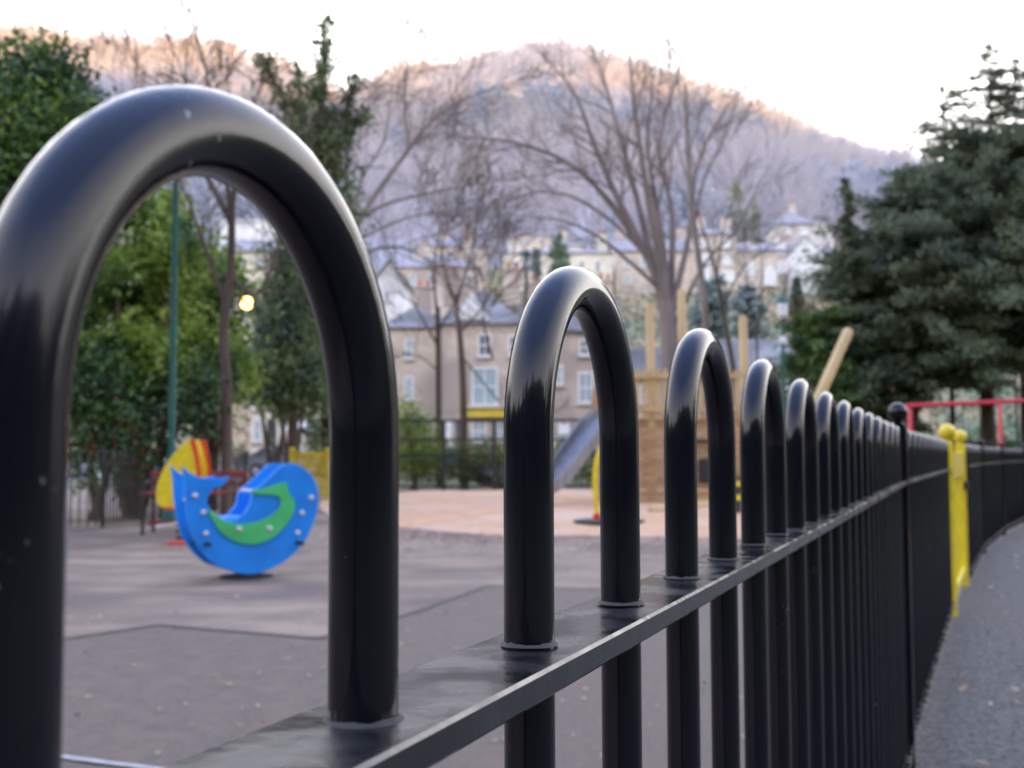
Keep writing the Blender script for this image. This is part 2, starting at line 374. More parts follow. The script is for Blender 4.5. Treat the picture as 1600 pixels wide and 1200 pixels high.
def sheet(name, poly, z, m, label=None):
    me = mesh_from(name, [(x, y, z) for x, y in poly], [tuple(range(len(poly)))])
    return tag(link(name, me, m), kind='structure')

# ------------------------------------------------------------------ fence line
ANG, DOFF, S, PH = .3668, .155, .132, 1.19
dv = Vector((math.sin(ANG), math.cos(ANG))); nv = Vector((-math.cos(ANG), math.sin(ANG)))
def fl(t, off=0): p = nv*(DOFF+off)+dv*t; return (p.x, p.y)
RAIL_TOP = EYE-.0727; ZC = EYE+.0067; RB = .00985
TP = 3.55                                       # black ball post
P1 = fl(TP); G1 = (2.49, 6.60); G2 = (3.16, 8.14)
CURVE = [(3.25, 8.28), (3.80, 9.55), (4.70, 11.45), (5.80, 13.6), (7.10, 15.95), (8.6, 18.4), (10.4, 20.8), (12.6, 23.2)]

# playground tarmac on the left, path on the right of the fence line
edge = [fl(-4), fl(TP), G1, G2]+CURVE
sheet('playground', [(-14, -3.6)]+edge+[(12.6, 34), (-14, 34)], .0, 'tarmac')
right = [(x+.0, y) for x, y in edge]
pathR = [(x+3.4, y-1.4) for x, y in reversed(edge)]
sheet('path', [(x+.001, y) for x, y in edge]+pathR, .004, 'path')
# darker resurfaced patch nearest the fence with its tar seams
near_line = [(-6.5, 4.3), (-4.0, 5.2), (-2.22, 5.87), (-1.93, 6.32), (-.97, 5.84), (-.58, 6.78), (-.18, 8.16), (.30, 8.05), (.86, 7.83), (1.7, 8.2), (2.4, 8.0)]
sheet('tarmac_patch', [(-6.5, -.5)]+near_line[:1]+near_line[1:]+[fl(6.5, .12), fl(TP, .08), fl(-.6, .08)], .004, 'tarmac_dark')
mb = MB()
for a, b in zip(near_line, near_line[1:]):
    A, B = Vector((*a, 0)), Vector((*b, 0)); d = (B-A).normalized(); n_ = Vector((-d.y, d.x, 0))*.022
    mb.add([A-n_+Vector((0, 0, .008)), B-n_+Vector((0, 0, .008)), B+n_+Vector((0, 0, .008)), A+n_+Vector((0, 0, .008))], [(0, 1, 2, 3)])
tag(mb.build('tarmac_seam', 'seam', fix=False), kind='structure')
mb = MB(); mb.add([(-1.6, 3.63, .010), (-1.0, 3.38, .010), (-1.0, 3.41, .010), (-1.6, 3.67, .010)], [(0, 1, 2, 3)])
tag(mb.build('painted_line', 'whiteline', fix=False), kind='structure')
# bark / safety surfacing, very slightly domed
bp = [at(520, 812, 1), at(600, 830, 1)]
def gp(px, py):
    p = at(px, py, 1.0); k = -EYE/(p.z-EYE); return (p.x*k, p.y*k if False else k)
def ground(px, py):
    p = at(px, py, 1.0); k = EYE/(EYE-p.z); return (p.x*k, k)
bark = [ground(x, y) for x, y in [(516, 806), (640, 826), (760, 836), (900, 838), (1040, 840), (1250, 836)]]
bark = bark+[(9.5, 20), (10, 29.5), (4, 30.5), (-1.7, 30.4), (-3.6, 28), (-4.0, 24.5)]
bark = [tuple(p) for p in spline(bark, 4, True)]
cx = sum(p[0] for p in bark)/len(bark); cy = sum(p[1] for p in bark)/len(bark)
V = []; Fb = []; n = len(bark); rings = [1, .93, .8, .5]
for k, r in enumerate(rings):
    for x, y in bark: V.append((cx+(x-cx)*r, cy+(y-cy)*r, .006+[0, .05, .09, .11][k]+(0 if not k else .012*math.sin(x*3+y*2))))
V.append((cx, cy, .12))
for k in range(3):
    for i in range(n): Fb.append((k*n+i, k*n+(i+1) % n, (k+1)*n+(i+1) % n, (k+1)*n+i))
for i in range(n): Fb.append((3*n+i, 3*n+(i+1) % n, 4*n))
tag(link('bark_surface', mesh_from('bark_surface', V, Fb, True), 'bark'), kind='structure')
sheet('road', [(-90, 48), (90, 48), (90, 57), (-90, 57)], .0, 'road')
sheet('pavement', [(-90, 57), (90, 57), (90, 60.5), (-90, 60.5)], .12, 'tarmac')
tag(MB().box((0, 56.95, .05), (180, .12, .16)).build('kerb', 'stone_grey'), kind='structure')

# ------------------------------------------------------------------ bow-top fence
def hoop_mesh(full=True, seg=28, n=20):
    mb = MB(); h = S/2; zc = ZC
    pts = [(-h, 0, .03)]+[(-h, 0, z) for z in (.4, RAIL_TOP-.02, RAIL_TOP+.01, zc-.02)]
    pts += [(-h*math.cos(PI*i/seg), 0, zc+h*1.02*math.sin(PI*i/seg)) for i in range(seg+1)]
    pts += [(h, 0, zc-.02), (h, 0, RAIL_TOP+.01), (h, 0, RAIL_TOP-.02), (h, 0, .4), (h, 0, .03)]
    mb.tube(pts, RB, n); return mb.mesh('hoop', True)
HOOP = hoop_mesh(); HOOP.materials.append(M['paint'])
wmb = MB().lathe((0, 0, RAIL_TOP), [(RB+.0014, .0002), (RB+.0007, .0007), (RB+.0001, .0013)], 24)
WELD = wmb.mesh('weld', True); WELD.materials.append(M['grime'])
def post_part(parent, x, y, rz, top, size=.05, ballr=.027, m='paint', bm=None, square=True):
    mb = MB(); mb.bevbox((x, y, top/2), (size, size, top), .003, rz)
    o = mb.build('post', m, parent)
    b = MB(); b.lathe((x, y, top), [(size*.42, .0), (size*.42, .008), (size*.22, .012), (size*.22, .018)], 20); b.ball((x, y, top+.012+ballr), ballr, 24, 14)
    bo = b.build('ball_finial', bm or m, o, True); return o
def panel(name, label, p0, p1, hoops, group, first=.5, bars_from=None, rail_ext=0):
    """hoops: list of distances of hoop centres along p0->p1; local x runs along the panel"""
    a = Vector((*p0, 0)); b = Vector((*p1, 0)); d = b-a; Lg = d.length; rz = math.atan2(d.y, d.x)
    r = empty(name, a, rz, label, 'fence', group)
    for h in hoops:
        o = link('hoop', HOOP, None, r); o.location = (h+random.uniform(-.0008, .0008), 0, random.uniform(-.0008, .0008)); o.rotation_euler = (random.uniform(-.0006, .0006), 0, random.uniform(-.008, .008))
        if 1.0 < h < 2.3:
            for sx in (-1, 1):
                wmb = MB().lathe((0, 0, RAIL_TOP), [(RB+.0016, .0002), (RB+.0008, .0008), (RB+.0001, .0014)], 28)
                ph_ = random.uniform(0, 6); wmb.v = [(x*(1+.03*math.sin(3*math.atan2(y, x)+ph_)+random.uniform(-.02, .03)), y*(1+.03*math.sin(2*math.atan2(y, x)+ph_)+random.uniform(-.02, .03)), z+(z-RAIL_TOP)*random.uniform(-.3, .4)) for x, y, z in wmb.v]
                wl_ = wmb.build('weld', 'grime', o, True); wl_.location = (sx*S/2, 0, 0)
    x0, x1 = -rail_ext, Lg
    MB().bevbox(((x0+x1)/2, 0, RAIL_TOP-.0052), (x1-x0, .045, .0104), .0012).build('top_rail', 'rail', r)
    MB().bevbox(((x0+x1)/2, 0, .085), (x1-x0, .045, .0104), .0012).build('bottom_rail', 'rail', r)
    return r, Lg, rz
FG = 'bow top fence panels along the path'
t0 = -1.25
hs = []
for k in range(-4, 13):                                     # leg pairs (2k, 2k+1)
    hs.append(S*(PH+2*k+.5)-t0)
r, Lg, rz = panel('bow_top_fence', 'glossy black bow top fence panel in the foreground with large tube hoops', fl(t0), fl(TP-.03), [h for h in hs if h > .08], FG)
pr = post_part(r, Lg+.03, 0, 0, EYE+.085, .05, .029)
def auto(Lg, lead=.13):
    n = int((Lg-lead*2+.02)//(2*S))+1; m = (Lg-(n-1)*2*S)/2
    return [m+i*2*S for i in range(n)]
a = Vector(P1); b = Vector(G1); u = (b-a).normalized()
p0 = a+u*.03; p1 = b-u*.045
panel('bow_top_fence', 'short black bow top panel between the black ball post and the yellow gate', p0, p1, auto((p1-p0).length), FG)
dense = [Vector(p) for p in spline(CURVE, 24)]
# walk along the curve and put a post about every 2.75 m
cum = [0]
for i in range(1, len(dense)): cum.append(cum[-1]+(dense[i]-dense[i-1]).length)
def on_curve(s_):
    i = min(range(len(cum)), key=lambda k: abs(cum[k]-s_)); return dense[i]
stops = [0]
while stops[-1]+2.75 < cum[-1]: stops.append(stops[-1]+2.75)
names = ['black bow top panel just past the yellow gate', 'second black bow top panel past the yellow gate', 'third black bow top panel past the yellow gate, at the bend of the fence',
         'fourth black bow top panel past the yellow gate', 'fifth black bow top panel past the yellow gate', 'farthest black bow top panel at the right edge']
for i in range(len(stops)-1):
    if i > 5: break
    A, B = on_curve(stops[i]), on_curve(stops[i+1])
    r, Lg, rz = panel('bow_top_fence', names[i], A, B, auto((B-A).length), FG)
    post_part(r, Lg, 0, 0, EYE+.085, .05, .029)
    for q in range(10): pass

# yellow gate in the path fence, seen almost edge-on
gd = Vector(G2)-Vector(G1); gl = gd.length; grz = math.atan2(gd.y, gd.x)
g = empty('playground_gate', (*G1, 0), grz, 'yellow steel gate with two yellow ball topped posts in the black path fence', 'gate')
post_part(g, 0, 0, 0, .985, .060, .048, 'yellow')
post_part(g, gl, 0, 0, .985, .068, .048, 'yellow')
lf = MB(); y0 = .0
lf.bevbox((.09, y0, .52), (.04, .04, .86), .002); lf.bevbox((gl-.09, y0, .52), (.04, .04, .86), .002)
lf.bevbox((gl/2, y0, .12), (gl-.2, .045, .05), .002)
lf.build('gate_frame', 'yellow', g)
MB().bevbox((gl/2, y0, .85), (gl-.2, .045, .16), .002).build('top_plate', 'yellow', g)
nb = 10
for i in range(nb):
    x = .2+(gl-.4)*i/(nb-1)
    if i % 2: continue
    MB().tube([(x, y0, .14), (x, y0, .775)], .008, 8).build('bar', 'yellow', g, True)
MB().bevbox((gl-.05, -.035, .7), (.09, .03, .06), .004).build('latch', 'blackmetal', g)

# ------------------------------------------------------------------ far fence on the left and far yellow gate
def far_panel_mesh(Lg, hh=1.0):
    mb = MB(); k = int(Lg/.132)
    for i in range(k+1):
        x = Lg*i/k; mb.box((x, 0, hh/2), (.018, .018, hh-.06))
    for i in range(0, k, 2):
        x = Lg*i/k; s_ = Lg/k
        pts = [(x+s_/2-s_/2*math.cos(PI*q/6), 0, hh-.06+s_/2*math.sin(PI*q/6)) for q in range(7)]; mb.tube(pts, .009, 4)
    mb.box((Lg/2, 0, hh-.16), (Lg, .04, .012)); mb.box((Lg/2, 0, .1), (Lg, .04, .012))
    mb.box((0, .03, hh/2+.02), (.045, .045, hh+.04))
    return mb.mesh('far_fence_panel')
fa = Vector((-8.2, 12.4)); fb_ = Vector((-5.35, 15.2)); fc = Vector((-5.05, 19.5)); fd = Vector(ground(450, 784))
line = [fa, Vector((-6.9, 13.6)), fb_, Vector((-5.25, 17.4)), fc, Vector((-5.0, 21.8)), fd]
FM = far_panel_mesh(2.6); FM.materials.append(M['fardark'])
spots = ['leftmost', 'second', 'third', 'fourth', 'fifth', 'last']
lab = ['far black railing panel under the evergreen bushes, leftmost', 'far black railing panel behind the dark bench', 'far black railing panel behind the yellow petal rocker', 'far black railing panel behind the blue rocker body',
       'far black railing panel below the bare trunk', 'far black railing panel ending at the far yellow gate']
for i in range(6):
    A, B = line[i], line[i+1]; o = link('far_fence', FM, None); o.location = (A.x, A.y, 0); d = B-A
    o.rotation_euler = (0, 0, math.atan2(d.y, d.x)); o.scale = (d.length/2.6, 1, 1)
    tag(o, lab[i], 'fence', 'far black railing panels on the left')
gA = Vector(ground(456, 783)); gB = Vector(ground(512, 783)); gd = gB-gA; gl = gd.length; 
g = empty('playground_gate', (*gA, 0), math.atan2(gd.y, gd.x), 'small far yellow gate of thin bars behind the blue rocker', 'gate')
for x in (0, gl): MB().bevbox((x, 0, .56), (.10, .10, 1.12), .008).build('post', 'yellow_far', g)
for z_, h_ in ((.98, .1), (.72, .05), (.13, .06)): MB().box((gl/2, 0, z_), (gl-.12, .04, h_)).build('gate_rail', 'yellow_far', g)
for i in range(9):
    x = .1+(gl-.2)*i/8; MB().box((x, 0, .55), (.045, .02, .82)).build('bar', 'yellow_far', g)

# tall river railing across the back
def railing(x0, x1, Y, zt, rails, step, name, label):
    r = empty(name, (x0, Y, 0), 0, label, 'railing'); Lx = x1-x0; k = round(Lx/step)
    for i in range(k+1): MB().box((Lx*i/k, 0, zt/2), (.11, .09, zt)).build('post', 'fardark', r)
    for z in rails: MB().box((Lx/2, -.06, z), (Lx, .03, .07)).build('rail', 'fardark', r)
    m = MB()
    for i in range(int(Lx/.14)): m.box((.14*i+.05, -.02, .52), (.018, .012, .95))
    tag(m.build('infill_bars', 'fardark', r), kind=None)
    return r
railing(-4.6, 3.6, 31.4, 1.92, (1.90, 1.38, .95, .12), 1.35, 'river_railing', 'tall dark post and rail river railing behind the bark area')
railing(3.9, 17.5, 33.0, 1.3, (1.28, .8, .15), 1.7, 'river_railing', 'lower dark railing behind the wooden climbing frame')

# ------------------------------------------------------------------ whale rocker
YW = 8.85; PXM = F/YW
wc = at(385, 905, YW); yaw = math.radians(29)
rk = empty('spring_rocker', (wc.x, YW, 0), yaw, 'blue whale shaped spring rocker with a green inlay and grey bolt caps', 'spring rocker')
RO = Vector((wc.x, YW, 0)); RM = Matrix.Rotation(-yaw, 3, 'Z')
def wl(px, py):
    e = RM @ (Vector((0, 0, EYE))-RO); q = RM @ (at(px, py, YW)-Vector((0, 0, EYE))); k = (-.17-e.y)/q.y; return (e.x+q.x*k, e.z+q.z*k+.012)
outline = [(284, 731), (292, 738), (301, 744), (318, 750), (338, 750), (357, 747), (354, 754), (347, 761), (336, 765), (327, 773), (323, 788), (330, 801), (344, 811), (357, 816), (370, 813), (384, 800), (390, 789), (393, 775), (401, 765), (410, 758), (425, 744), (438, 731), (452, 726.5), (466, 729), (485, 743), (495, 762), (497, 783), (492, 812), (477, 846), (458, 868), (440, 882), (416, 894), (387, 900), (353, 893), (334, 884), (318, 868), (303, 846), (293, 813), (289, 778), (288, 757), (286, 742)]
poly = [wl(*p) for p in outline]
smooth_poly = []
P_ = spline(poly, 3, True)
poly_s = [(float(p[0]), float(p[1])) for p in P_]
for yy, nm in ((-.17, 'side_panel'), (.20, 'side_panel')):
    o = MB().prism(poly_s, yy-.012, yy+.012, .003).build(nm, 'blue', rk)
    o.data.materials.append(M['blue_edge'])
    for p in o.data.polygons:
        if abs(p.normal.y) < .5: p.material_index = 1
    if yy < 0: front = o
gr = [(324, 798), (344, 813), (373, 821), (405, 816), (431, 801), (437, 787), (431, 777), (402, 775), (390, 769), (416, 764), (445, 756), (449, 770), (459, 787), (456, 807), (439, 830), (419, 846), (393, 853), (367, 849), (344, 834), (331, 815)]
gpoly = [(float(p[0]), float(p[1])) for p in spline([wl(*p) for p in gr], 3, True)]
MB().prism(gpoly, -.17-.026, -.17-.0125, .003).build('inlay', 'green', front)
for px, py in [(304, 777), (317, 803), (321, 836), (372, 829), (419, 828), (485, 780), (471, 804), (464, 835)]:
    x, z = wl(px, py); yy = -.197 if (px, py) in ((372, 829), (419, 828)) else -.183
    m = MB(); m.lathe((0, 0, 0), [(.021, 0), (.021, .006), (.016, .013), (.008, .016)], 14)
    m.v = [(v[0]+x, yy-v[2], v[1]+z) for v in m.v]; m.build('bolt_cap', 'cap', front, True)
x, z = wl(308, 786); m = MB(); m.lathe((0, 0, 0), [(.021, 0), (.021, .006), (.016, .013), (.008, .016)], 14); m.v = [(v[0]+x, .186-v[2], v[1]+z) for v in m.v]; m.build('bolt_cap', 'cap', o, True)
x0, z0 = wl(350, 808); MB().bevbox((x0+.10, 0, z0-.03), (.30, .30, .03), .006).build('seat', 'blue_edge', rk)
for px, py in ((321, 852), (464, 850)):
    x, z = wl(px, py); MB().tube([(x, -.30, z), (x, .30, z)], .016, 10).build('foot_rest', 'blackmetal', rk, True)
x, z = wl(398, 770); MB().tube([(x, -.16, z), (x, .16, z)], .014, 10).build('handle', 'cap', rk, True)
m = MB(); m.tube([(.0+.07*math.cos(a), .07*math.sin(a), .03+a*.0085) for a in np.linspace(0, 10*PI, 100)], .010, 6); m.build('spring', 'blackmetal', rk, True)
MB().bevbox((0, 0, .335), (.5, .30, .03), .005).build('cross_board', 'blue_edge', rk)
MB().lathe((0, 0, 0), [(.20, 0.006), (.20, .016), (.09, .03)], 20).build('base_plate', 'rubber', rk)  # coloured near black to deepen the contact shade under the rocker

# ------------------------------------------------------------------ petal rocker behind it
YP = 12.3; pm = F/YP
wc = at(285, 850, YP)
pr_ = empty('spring_rocker', (wc.x, YP, 0), math.radians(-10), 'yellow petal shaped spring rocker with a red edge, partly behind the blue one', 'spring rocker')
def wl2(px, py): return ((px-285)/pm, (856-py)/pm)
pet = [(303, 695), (292, 701), (281, 711), (267, 729), (256, 748), (249, 768), (248, 785), (254, 797), (268, 800), (285, 798), (300, 790), (313, 770), (317, 745), (312, 720)]
pp = [(float(p[0]), float(p[1])) for p in spline([wl2(*p) for p in pet], 3, True)]
for yy in (-.10, .10):
    o = MB().prism(pp, yy-.014, yy+.014, .003).build('side_panel', 'yellow', pr_)
strip = [(303, 695), (312, 694), (318, 716), (323, 745), (318, 775), (303, 795), (300, 790), (312, 770), (316, 745), (311, 718)]
MB().prism([wl2(*p) for p in strip], -.13, -.115, .002).build('trim', 'redplastic', pr_)
MB().prism([wl2(*p) for p in strip], .115, .13, .002).build('trim', 'redplastic', pr_)
MB().bevbox((.02, 0, .38), (.34, .30, .03), .005).build('seat', 'redplastic', pr_)
m = MB(); m.tube([(.07*math.cos(a), .07*math.sin(a), .03+a*.0105) for a in np.linspace(0, 10*PI, 90)], .010, 6); m.build('spring', 'blackmetal', pr_, True)
MB().lathe((0, 0, 0), [(.17, .006), (.17, .016), (.08, .03)], 18).build('base_plate', 'redplastic', pr_)
MB().tube([(-.16, -.28, .2), (-.16, .28, .2)], .016, 8).build('foot_rest', 'cap', pr_, True)

# ------------------------------------------------------------------ dark bench with red slats
YB = 14.0; bm_ = F/YB; c0 = at(228, 830, YB)
bn = empty('bench', (c0.x, YB, 0), math.radians(2), 'dark metal framed bench with red slats in front of the far fence', 'bench')
for x in (.02, 1.1):
    m = MB(); m.tube([(x, -.22, 0), (x, -.22, .42), (x, -.12, .46), (x, .2, .46), (x, .26, .55), (x, .34, .80)], .022, 8); m.tube([(x, .26, 0), (x, .2, .46)], .022, 8); m.tube([(x, -.22, .42), (x, -.2, .62), (x, .28, .64)], .016, 8)
    m.build('end_frame', 'blackmetal', bn, True)
for i in range(4): MB().bevbox((.56, -.17+i*.11, .485), (1.2, .08, .03), .004).build('seat_slat', 'darkred', bn)
for i in range(2): MB().bevbox((.56, .265+i*.03, .60+i*.11), (1.2, .03, .07), .004).build('back_slat', 'darkred', bn)
MB().box((.56, 0, .13), (1.05, .04, .05)).build('stretcher', 'darkred', bn)

# ------------------------------------------------------------------ yellow spinner
YS = 14.6; sm = F/YS; c0 = at(952, 822, YS)
sp = empty('spinner', (c0.x, YS, .06), 0, 'yellow curved tube playground spinner on a dark round footplate', 'playground spinner')
def wl3(px, py): return ((px-952)/sm, 0, (826-py)/sm)
m = MB(); m.tube([Vector(p) for p in [tuple(q) for q in spline([wl3(934, 812), wl3(931, 785), wl3(930, 760), wl3(932, 735), wl3(938, 715), wl3(950, 702), wl3(965, 712), wl3(972, 735), wl3(970, 770), wl3(962, 815)], 6)]], .032, 10); m.build('tube_frame', 'yellow', sp, True)
MB().lathe((0, 0, 0), [(.40, .0), (.45, .02), (.45, .05), (.40, .06)], 28).build('footplate', 'rubber', sp)
MB().lathe((-.16, -.05, .06), [(.05, 0), (.05, .07), (.035, .08)], 12).build('socket', 'redplastic', sp)
MB().lathe((.1, 0, .06), [(.05, 0), (.05, .07), (.035, .08)], 12).build('socket', 'redplastic', sp)
MB().lathe((0, 0, -.05), [(.12, 0), (.10, .05)], 16).build('base', 'redplastic', sp)

# ------------------------------------------------------------------ climbing frame, slide
YC = 20.2; km = F/YC
def X(px): return (px-800)/F*YC
def Z(py, Y=YC): return at(1050, py, Y).z
cf = empty('climbing_frame', (X(1050), YC, 0), 0, 'timber climbing tower with tall round posts and a picket balustrade', 'climbing frame')
ox = X(1050)
for px, py, dy in ((1017, 474, 0), (1067, 452, 1.7), (1163, 494, 0.4), (938, 580, .5), (1120, 560, 1.8)):
    k = (YC+dy)/YC
    x = X(px)*k-ox; zt = Z(py, YC+dy)
    m = MB(); m.tube([(x, dy, 0), (x+.01, dy, zt*.5), (x, dy, zt-.03), (x, dy, zt)], [.082, .078, .074, .05], 12); m.build('post', 'wood', cf, True)
zd = Z(655)
def xx(px): return X(px)-ox
MB().box((xx(1050), .9, zd-.05), (xx(1170)-xx(930), 1.9, .1)).build('deck', 'wood_brown', cf)
for px in range(984, 1160, 11):
    h_ = Z(578)+random.uniform(-.02, .02)
    MB().box((xx(px), -.10, (zd+h_)/2), (.068, .025, h_-zd)).build('picket', 'wood', cf)
MB().box((xx(1072), -.13, Z(588)), (xx(1165)-xx(980), .04, .09)).build('hand_rail', 'wood', cf)
MB().box((xx(1072), -.13, Z(640)), (xx(1165)-xx(980), .04, .09)).build('lower_rail', 'wood', cf)
# boarded wall beneath the deck
m = MB(); zz = .05; 
while zz < zd-.12:
    m.box((xx(1073), -.07, zz+.065), (xx(1165)-xx(982), .03, .125)); zz += .14
m.build('board_wall', 'wood_brown', cf)
m = MB()
for i in range(6): m.box((xx(942)+.02, .4+i*.0, .25+i*.26), (.10, .9, .05))
m.build('ladder', 'wood', cf)
m = MB(); m.box((xx(931), .0, Z(625)), (.14, .04, 1.0), ry=math.radians(6)); m.build('brace', 'wood_brown', cf)
m = MB(); m.bevbox((xx(1096), -.2, Z(735)), (.2, .12, .42), .03); m.build('rubber_bumper', 'rubber', cf)
m = MB(); m.bevbox((xx(1092), -.2, Z(690)), (.3, .1, .06), .01); m.build('foothold', 'blackmetal', cf)
# slide
st = at(948, 662, YC-.2); sb = at(846, 782, YC-1.6)
sl = empty('slide', (sb.x, sb.y, 0), 0, 'grey steel playground slide running down to the left of the tower', 'slide')
pth = [np.array(p) for p in ((st.x+.15, st.y, zd+.05), (st.x-.1, st.y-.1, zd-.03), ((st.x+sb.x)/2+.05, (st.y+sb.y)/2, (zd+.42)/2), (sb.x+.15, sb.y+.15, .42), (sb.x-.25, sb.y-.15, .30))]
ps = spline(pth, 8)
def trough(off_w, h0, h1, thick):
    m = MB(); n = len(ps); W = []
    for i, p in enumerate(ps):
        t = ps[min(i+1, n-1)]-ps[max(i-1, 0)]; t = t/np.linalg.norm(t); side = np.cross(t, (0, 0, 1)); side /= np.linalg.norm(side); up = np.cross(side, t)
        W.append((p-side*off_w+up*h0, p-side*off_w+up*h1, p-side*(off_w-thick)+up*h1, p-side*(off_w-thick)+up*h0))
    o = np.array((sb.x, sb.y, 0))
    V = [tuple(v-o) for w_ in W for v in w_]; Fs = [(0, 1, 2, 3), tuple(4*(n-1)+k for k in (3, 2, 1, 0))]
    for i in range(n-1):
        for k in range(4): Fs.append((4*i+k, 4*i+(k+1) % 4, 4*i+4+(k+1) % 4, 4*i+4+k))
    m.add(V, Fs); return m
trough(.24, 0, .03, .48).build('chute', 'steel', sl)
trough(.26, -.03, .17, .03).build('side_wall', 'steel', sl); trough(-.23, -.03, .17, .03).build('side_wall', 'steel', sl)
MB().tube([(.1, 0, 0), (.1, 0, .36)], .03, 8).build('leg', 'steel', sl, True)
# leaning pale pole, timber edging
d0 = at(1262, 660, 19); d1 = at(1327, 514, 19)
dd = (d1-d0); base = d0-dd*(d0.z/dd.z)
lp = empty('leaning_pole', base, 0, 'pale round timber pole leaning to the right beyond the fence', 'pole')
e_ = d1-base
MB().tube([(0, 0, 0), e_*.98, e_], [.095, .085, .06], 14).build('shaft', 'wood_pale', lp, True)
MB().lathe((0, 0, 0), [(.16, 0), (.16, .12), (.12, .14)], 14).build('footing', 'wood_brown', lp)
e0 = ground(1018, 814); e1 = ground(1120, 800)
mbx = MB(); d = Vector(e1)-Vector(e0); mbx.bevbox(((e0[0]+e1[0])/2, (e0[1]+e1[1])/2, .12), (d.length, .14, .16), .02, math.atan2(d.y, d.x))
tag(mbx.build('timber_edging', 'wood'), 'short low timber sleeper lying on the orange bark', 'timber sleeper')
p = ground(1153, 812); bo = empty('marker_post', (*p, 0), 0, 'short black and yellow banded marker post near the climbing tower', 'marker post')
MB().tube([(0, 0, 0), (0, 0, .62)], .05, 10).build('shaft', 'rubber', bo, True)
for z in (.28, .48): MB().lathe((0, 0, z), [(.053, 0), (.053, .08)], 12).build('band', 'yellow', bo)

# ------------------------------------------------------------------ swing frame
YR = 32.0
a0 = at(1422, 634, YR); a1 = at(1562, 628, YR-.6); a2 = at(1702, 622, YR-1.2)
sw = empty('swing_frame', (a0.x, a0.y, 0), 0, 'red metal swing frame in front of the dark yew', 'swing frame')
o_ = Vector((a0.x, a0.y, 0))
MB().tube([a0-o_-Vector((.12, 0, 0)), a1-o_, a2-o_], .065, 10).build('top_bar', 'red', sw, True)
for q in (a0, a1, a2):
    for dx, dy in ((-.22, -1.0), (.22, 1.0)):
        MB().tube([q-o_, Vector((q.x+dx*2.2, q.y+dy, 0))-o_], .05, 8).build('leg', 'red', sw, True)
for k in (.32, .68):
    for A_, B_ in ((a0, a1), (a1, a2)):
        c = A_.lerp(B_, k)-o_
        m = MB()
        for s_ in (-.22, .22): m.tube([c+Vector((s_, 0, 0)), (c.x+s_, c.y, .5)], .012, 5)
        ch = m.build('chain', 'blackmetal', sw); MB().bevbox((c.x, c.y, .5), (.5, .2, .04), .01).build('seat', 'rubber', ch)

# ------------------------------------------------------------------ lamp posts
def lamp_post(px, top_py, Y, label, twin=False):
    t = at(px, top_py, Y); H = t.z
    o = empty('lamp_post', (t.x, Y, 0), 0, label, 'lamp post', 'green lamp posts in the park')
    MB().lathe((0, 0, 0), [(.11, 0), (.11, .25), (.075, .32), (.06, .9), (.05, 1.0), (.042, H-.75), (.055, H-.72), (.035, H-.66)], 12).build('column', 'lampgreen', o, True)
    MB().lathe((0, 0, H-.66), [(.06, 0), (.13, .06), (.15, .35), (.09, .42)], 12).build('lantern', 'lampglass', o, True)
    MB().lathe((0, 0, H-.24), [(.17, 0), (.12, .10), (.03, .17), (.02, .24)], 12).build('cap', 'lampgreen', o, True)
    if twin:
        MB().lathe((0, 0, H-1.35), [(.05, 0), (.09, .03), (.09, .16), (.05, .2)], 10).build('collar', 'lampglass', o, True)
    return o
lamp_post(277, 138, 15.9, 'tall green lamp post rising among the left evergreen bushes')
lamp_post(822, 388, 34, 'green lamp post behind the second fence hoop')
lamp_post(1222, 458, 30, 'green lamp post left of the small yew bush', True)
lamp_post(1586, 560, 42, 'green lamp post at the right edge behind the swing frame')
# lit street lamp
t = at(386, 473, 52)
o = empty('street_lamp', (t.x+1.3, 52, 0), 0, 'lit orange street lamp glowing in the left hoop', 'street lamp')
MB().tube([(0, 0, 0), (0, 0, t.z-.3), (-.1, 0, t.z+.1), (-1.0, 0, t.z+.25)], [.1, .07, .05, .04], 8).build('column', 'fardark', o, True)
MB().ball((-1.3, 0, t.z), .28, 12, 8).build('lit_bulb', 'lamplit', o, True)
MB().bevbox((-1.2, 0, t.z+.24), (.7, .3, .12), .03).build('lamp_housing', 'steel', o)

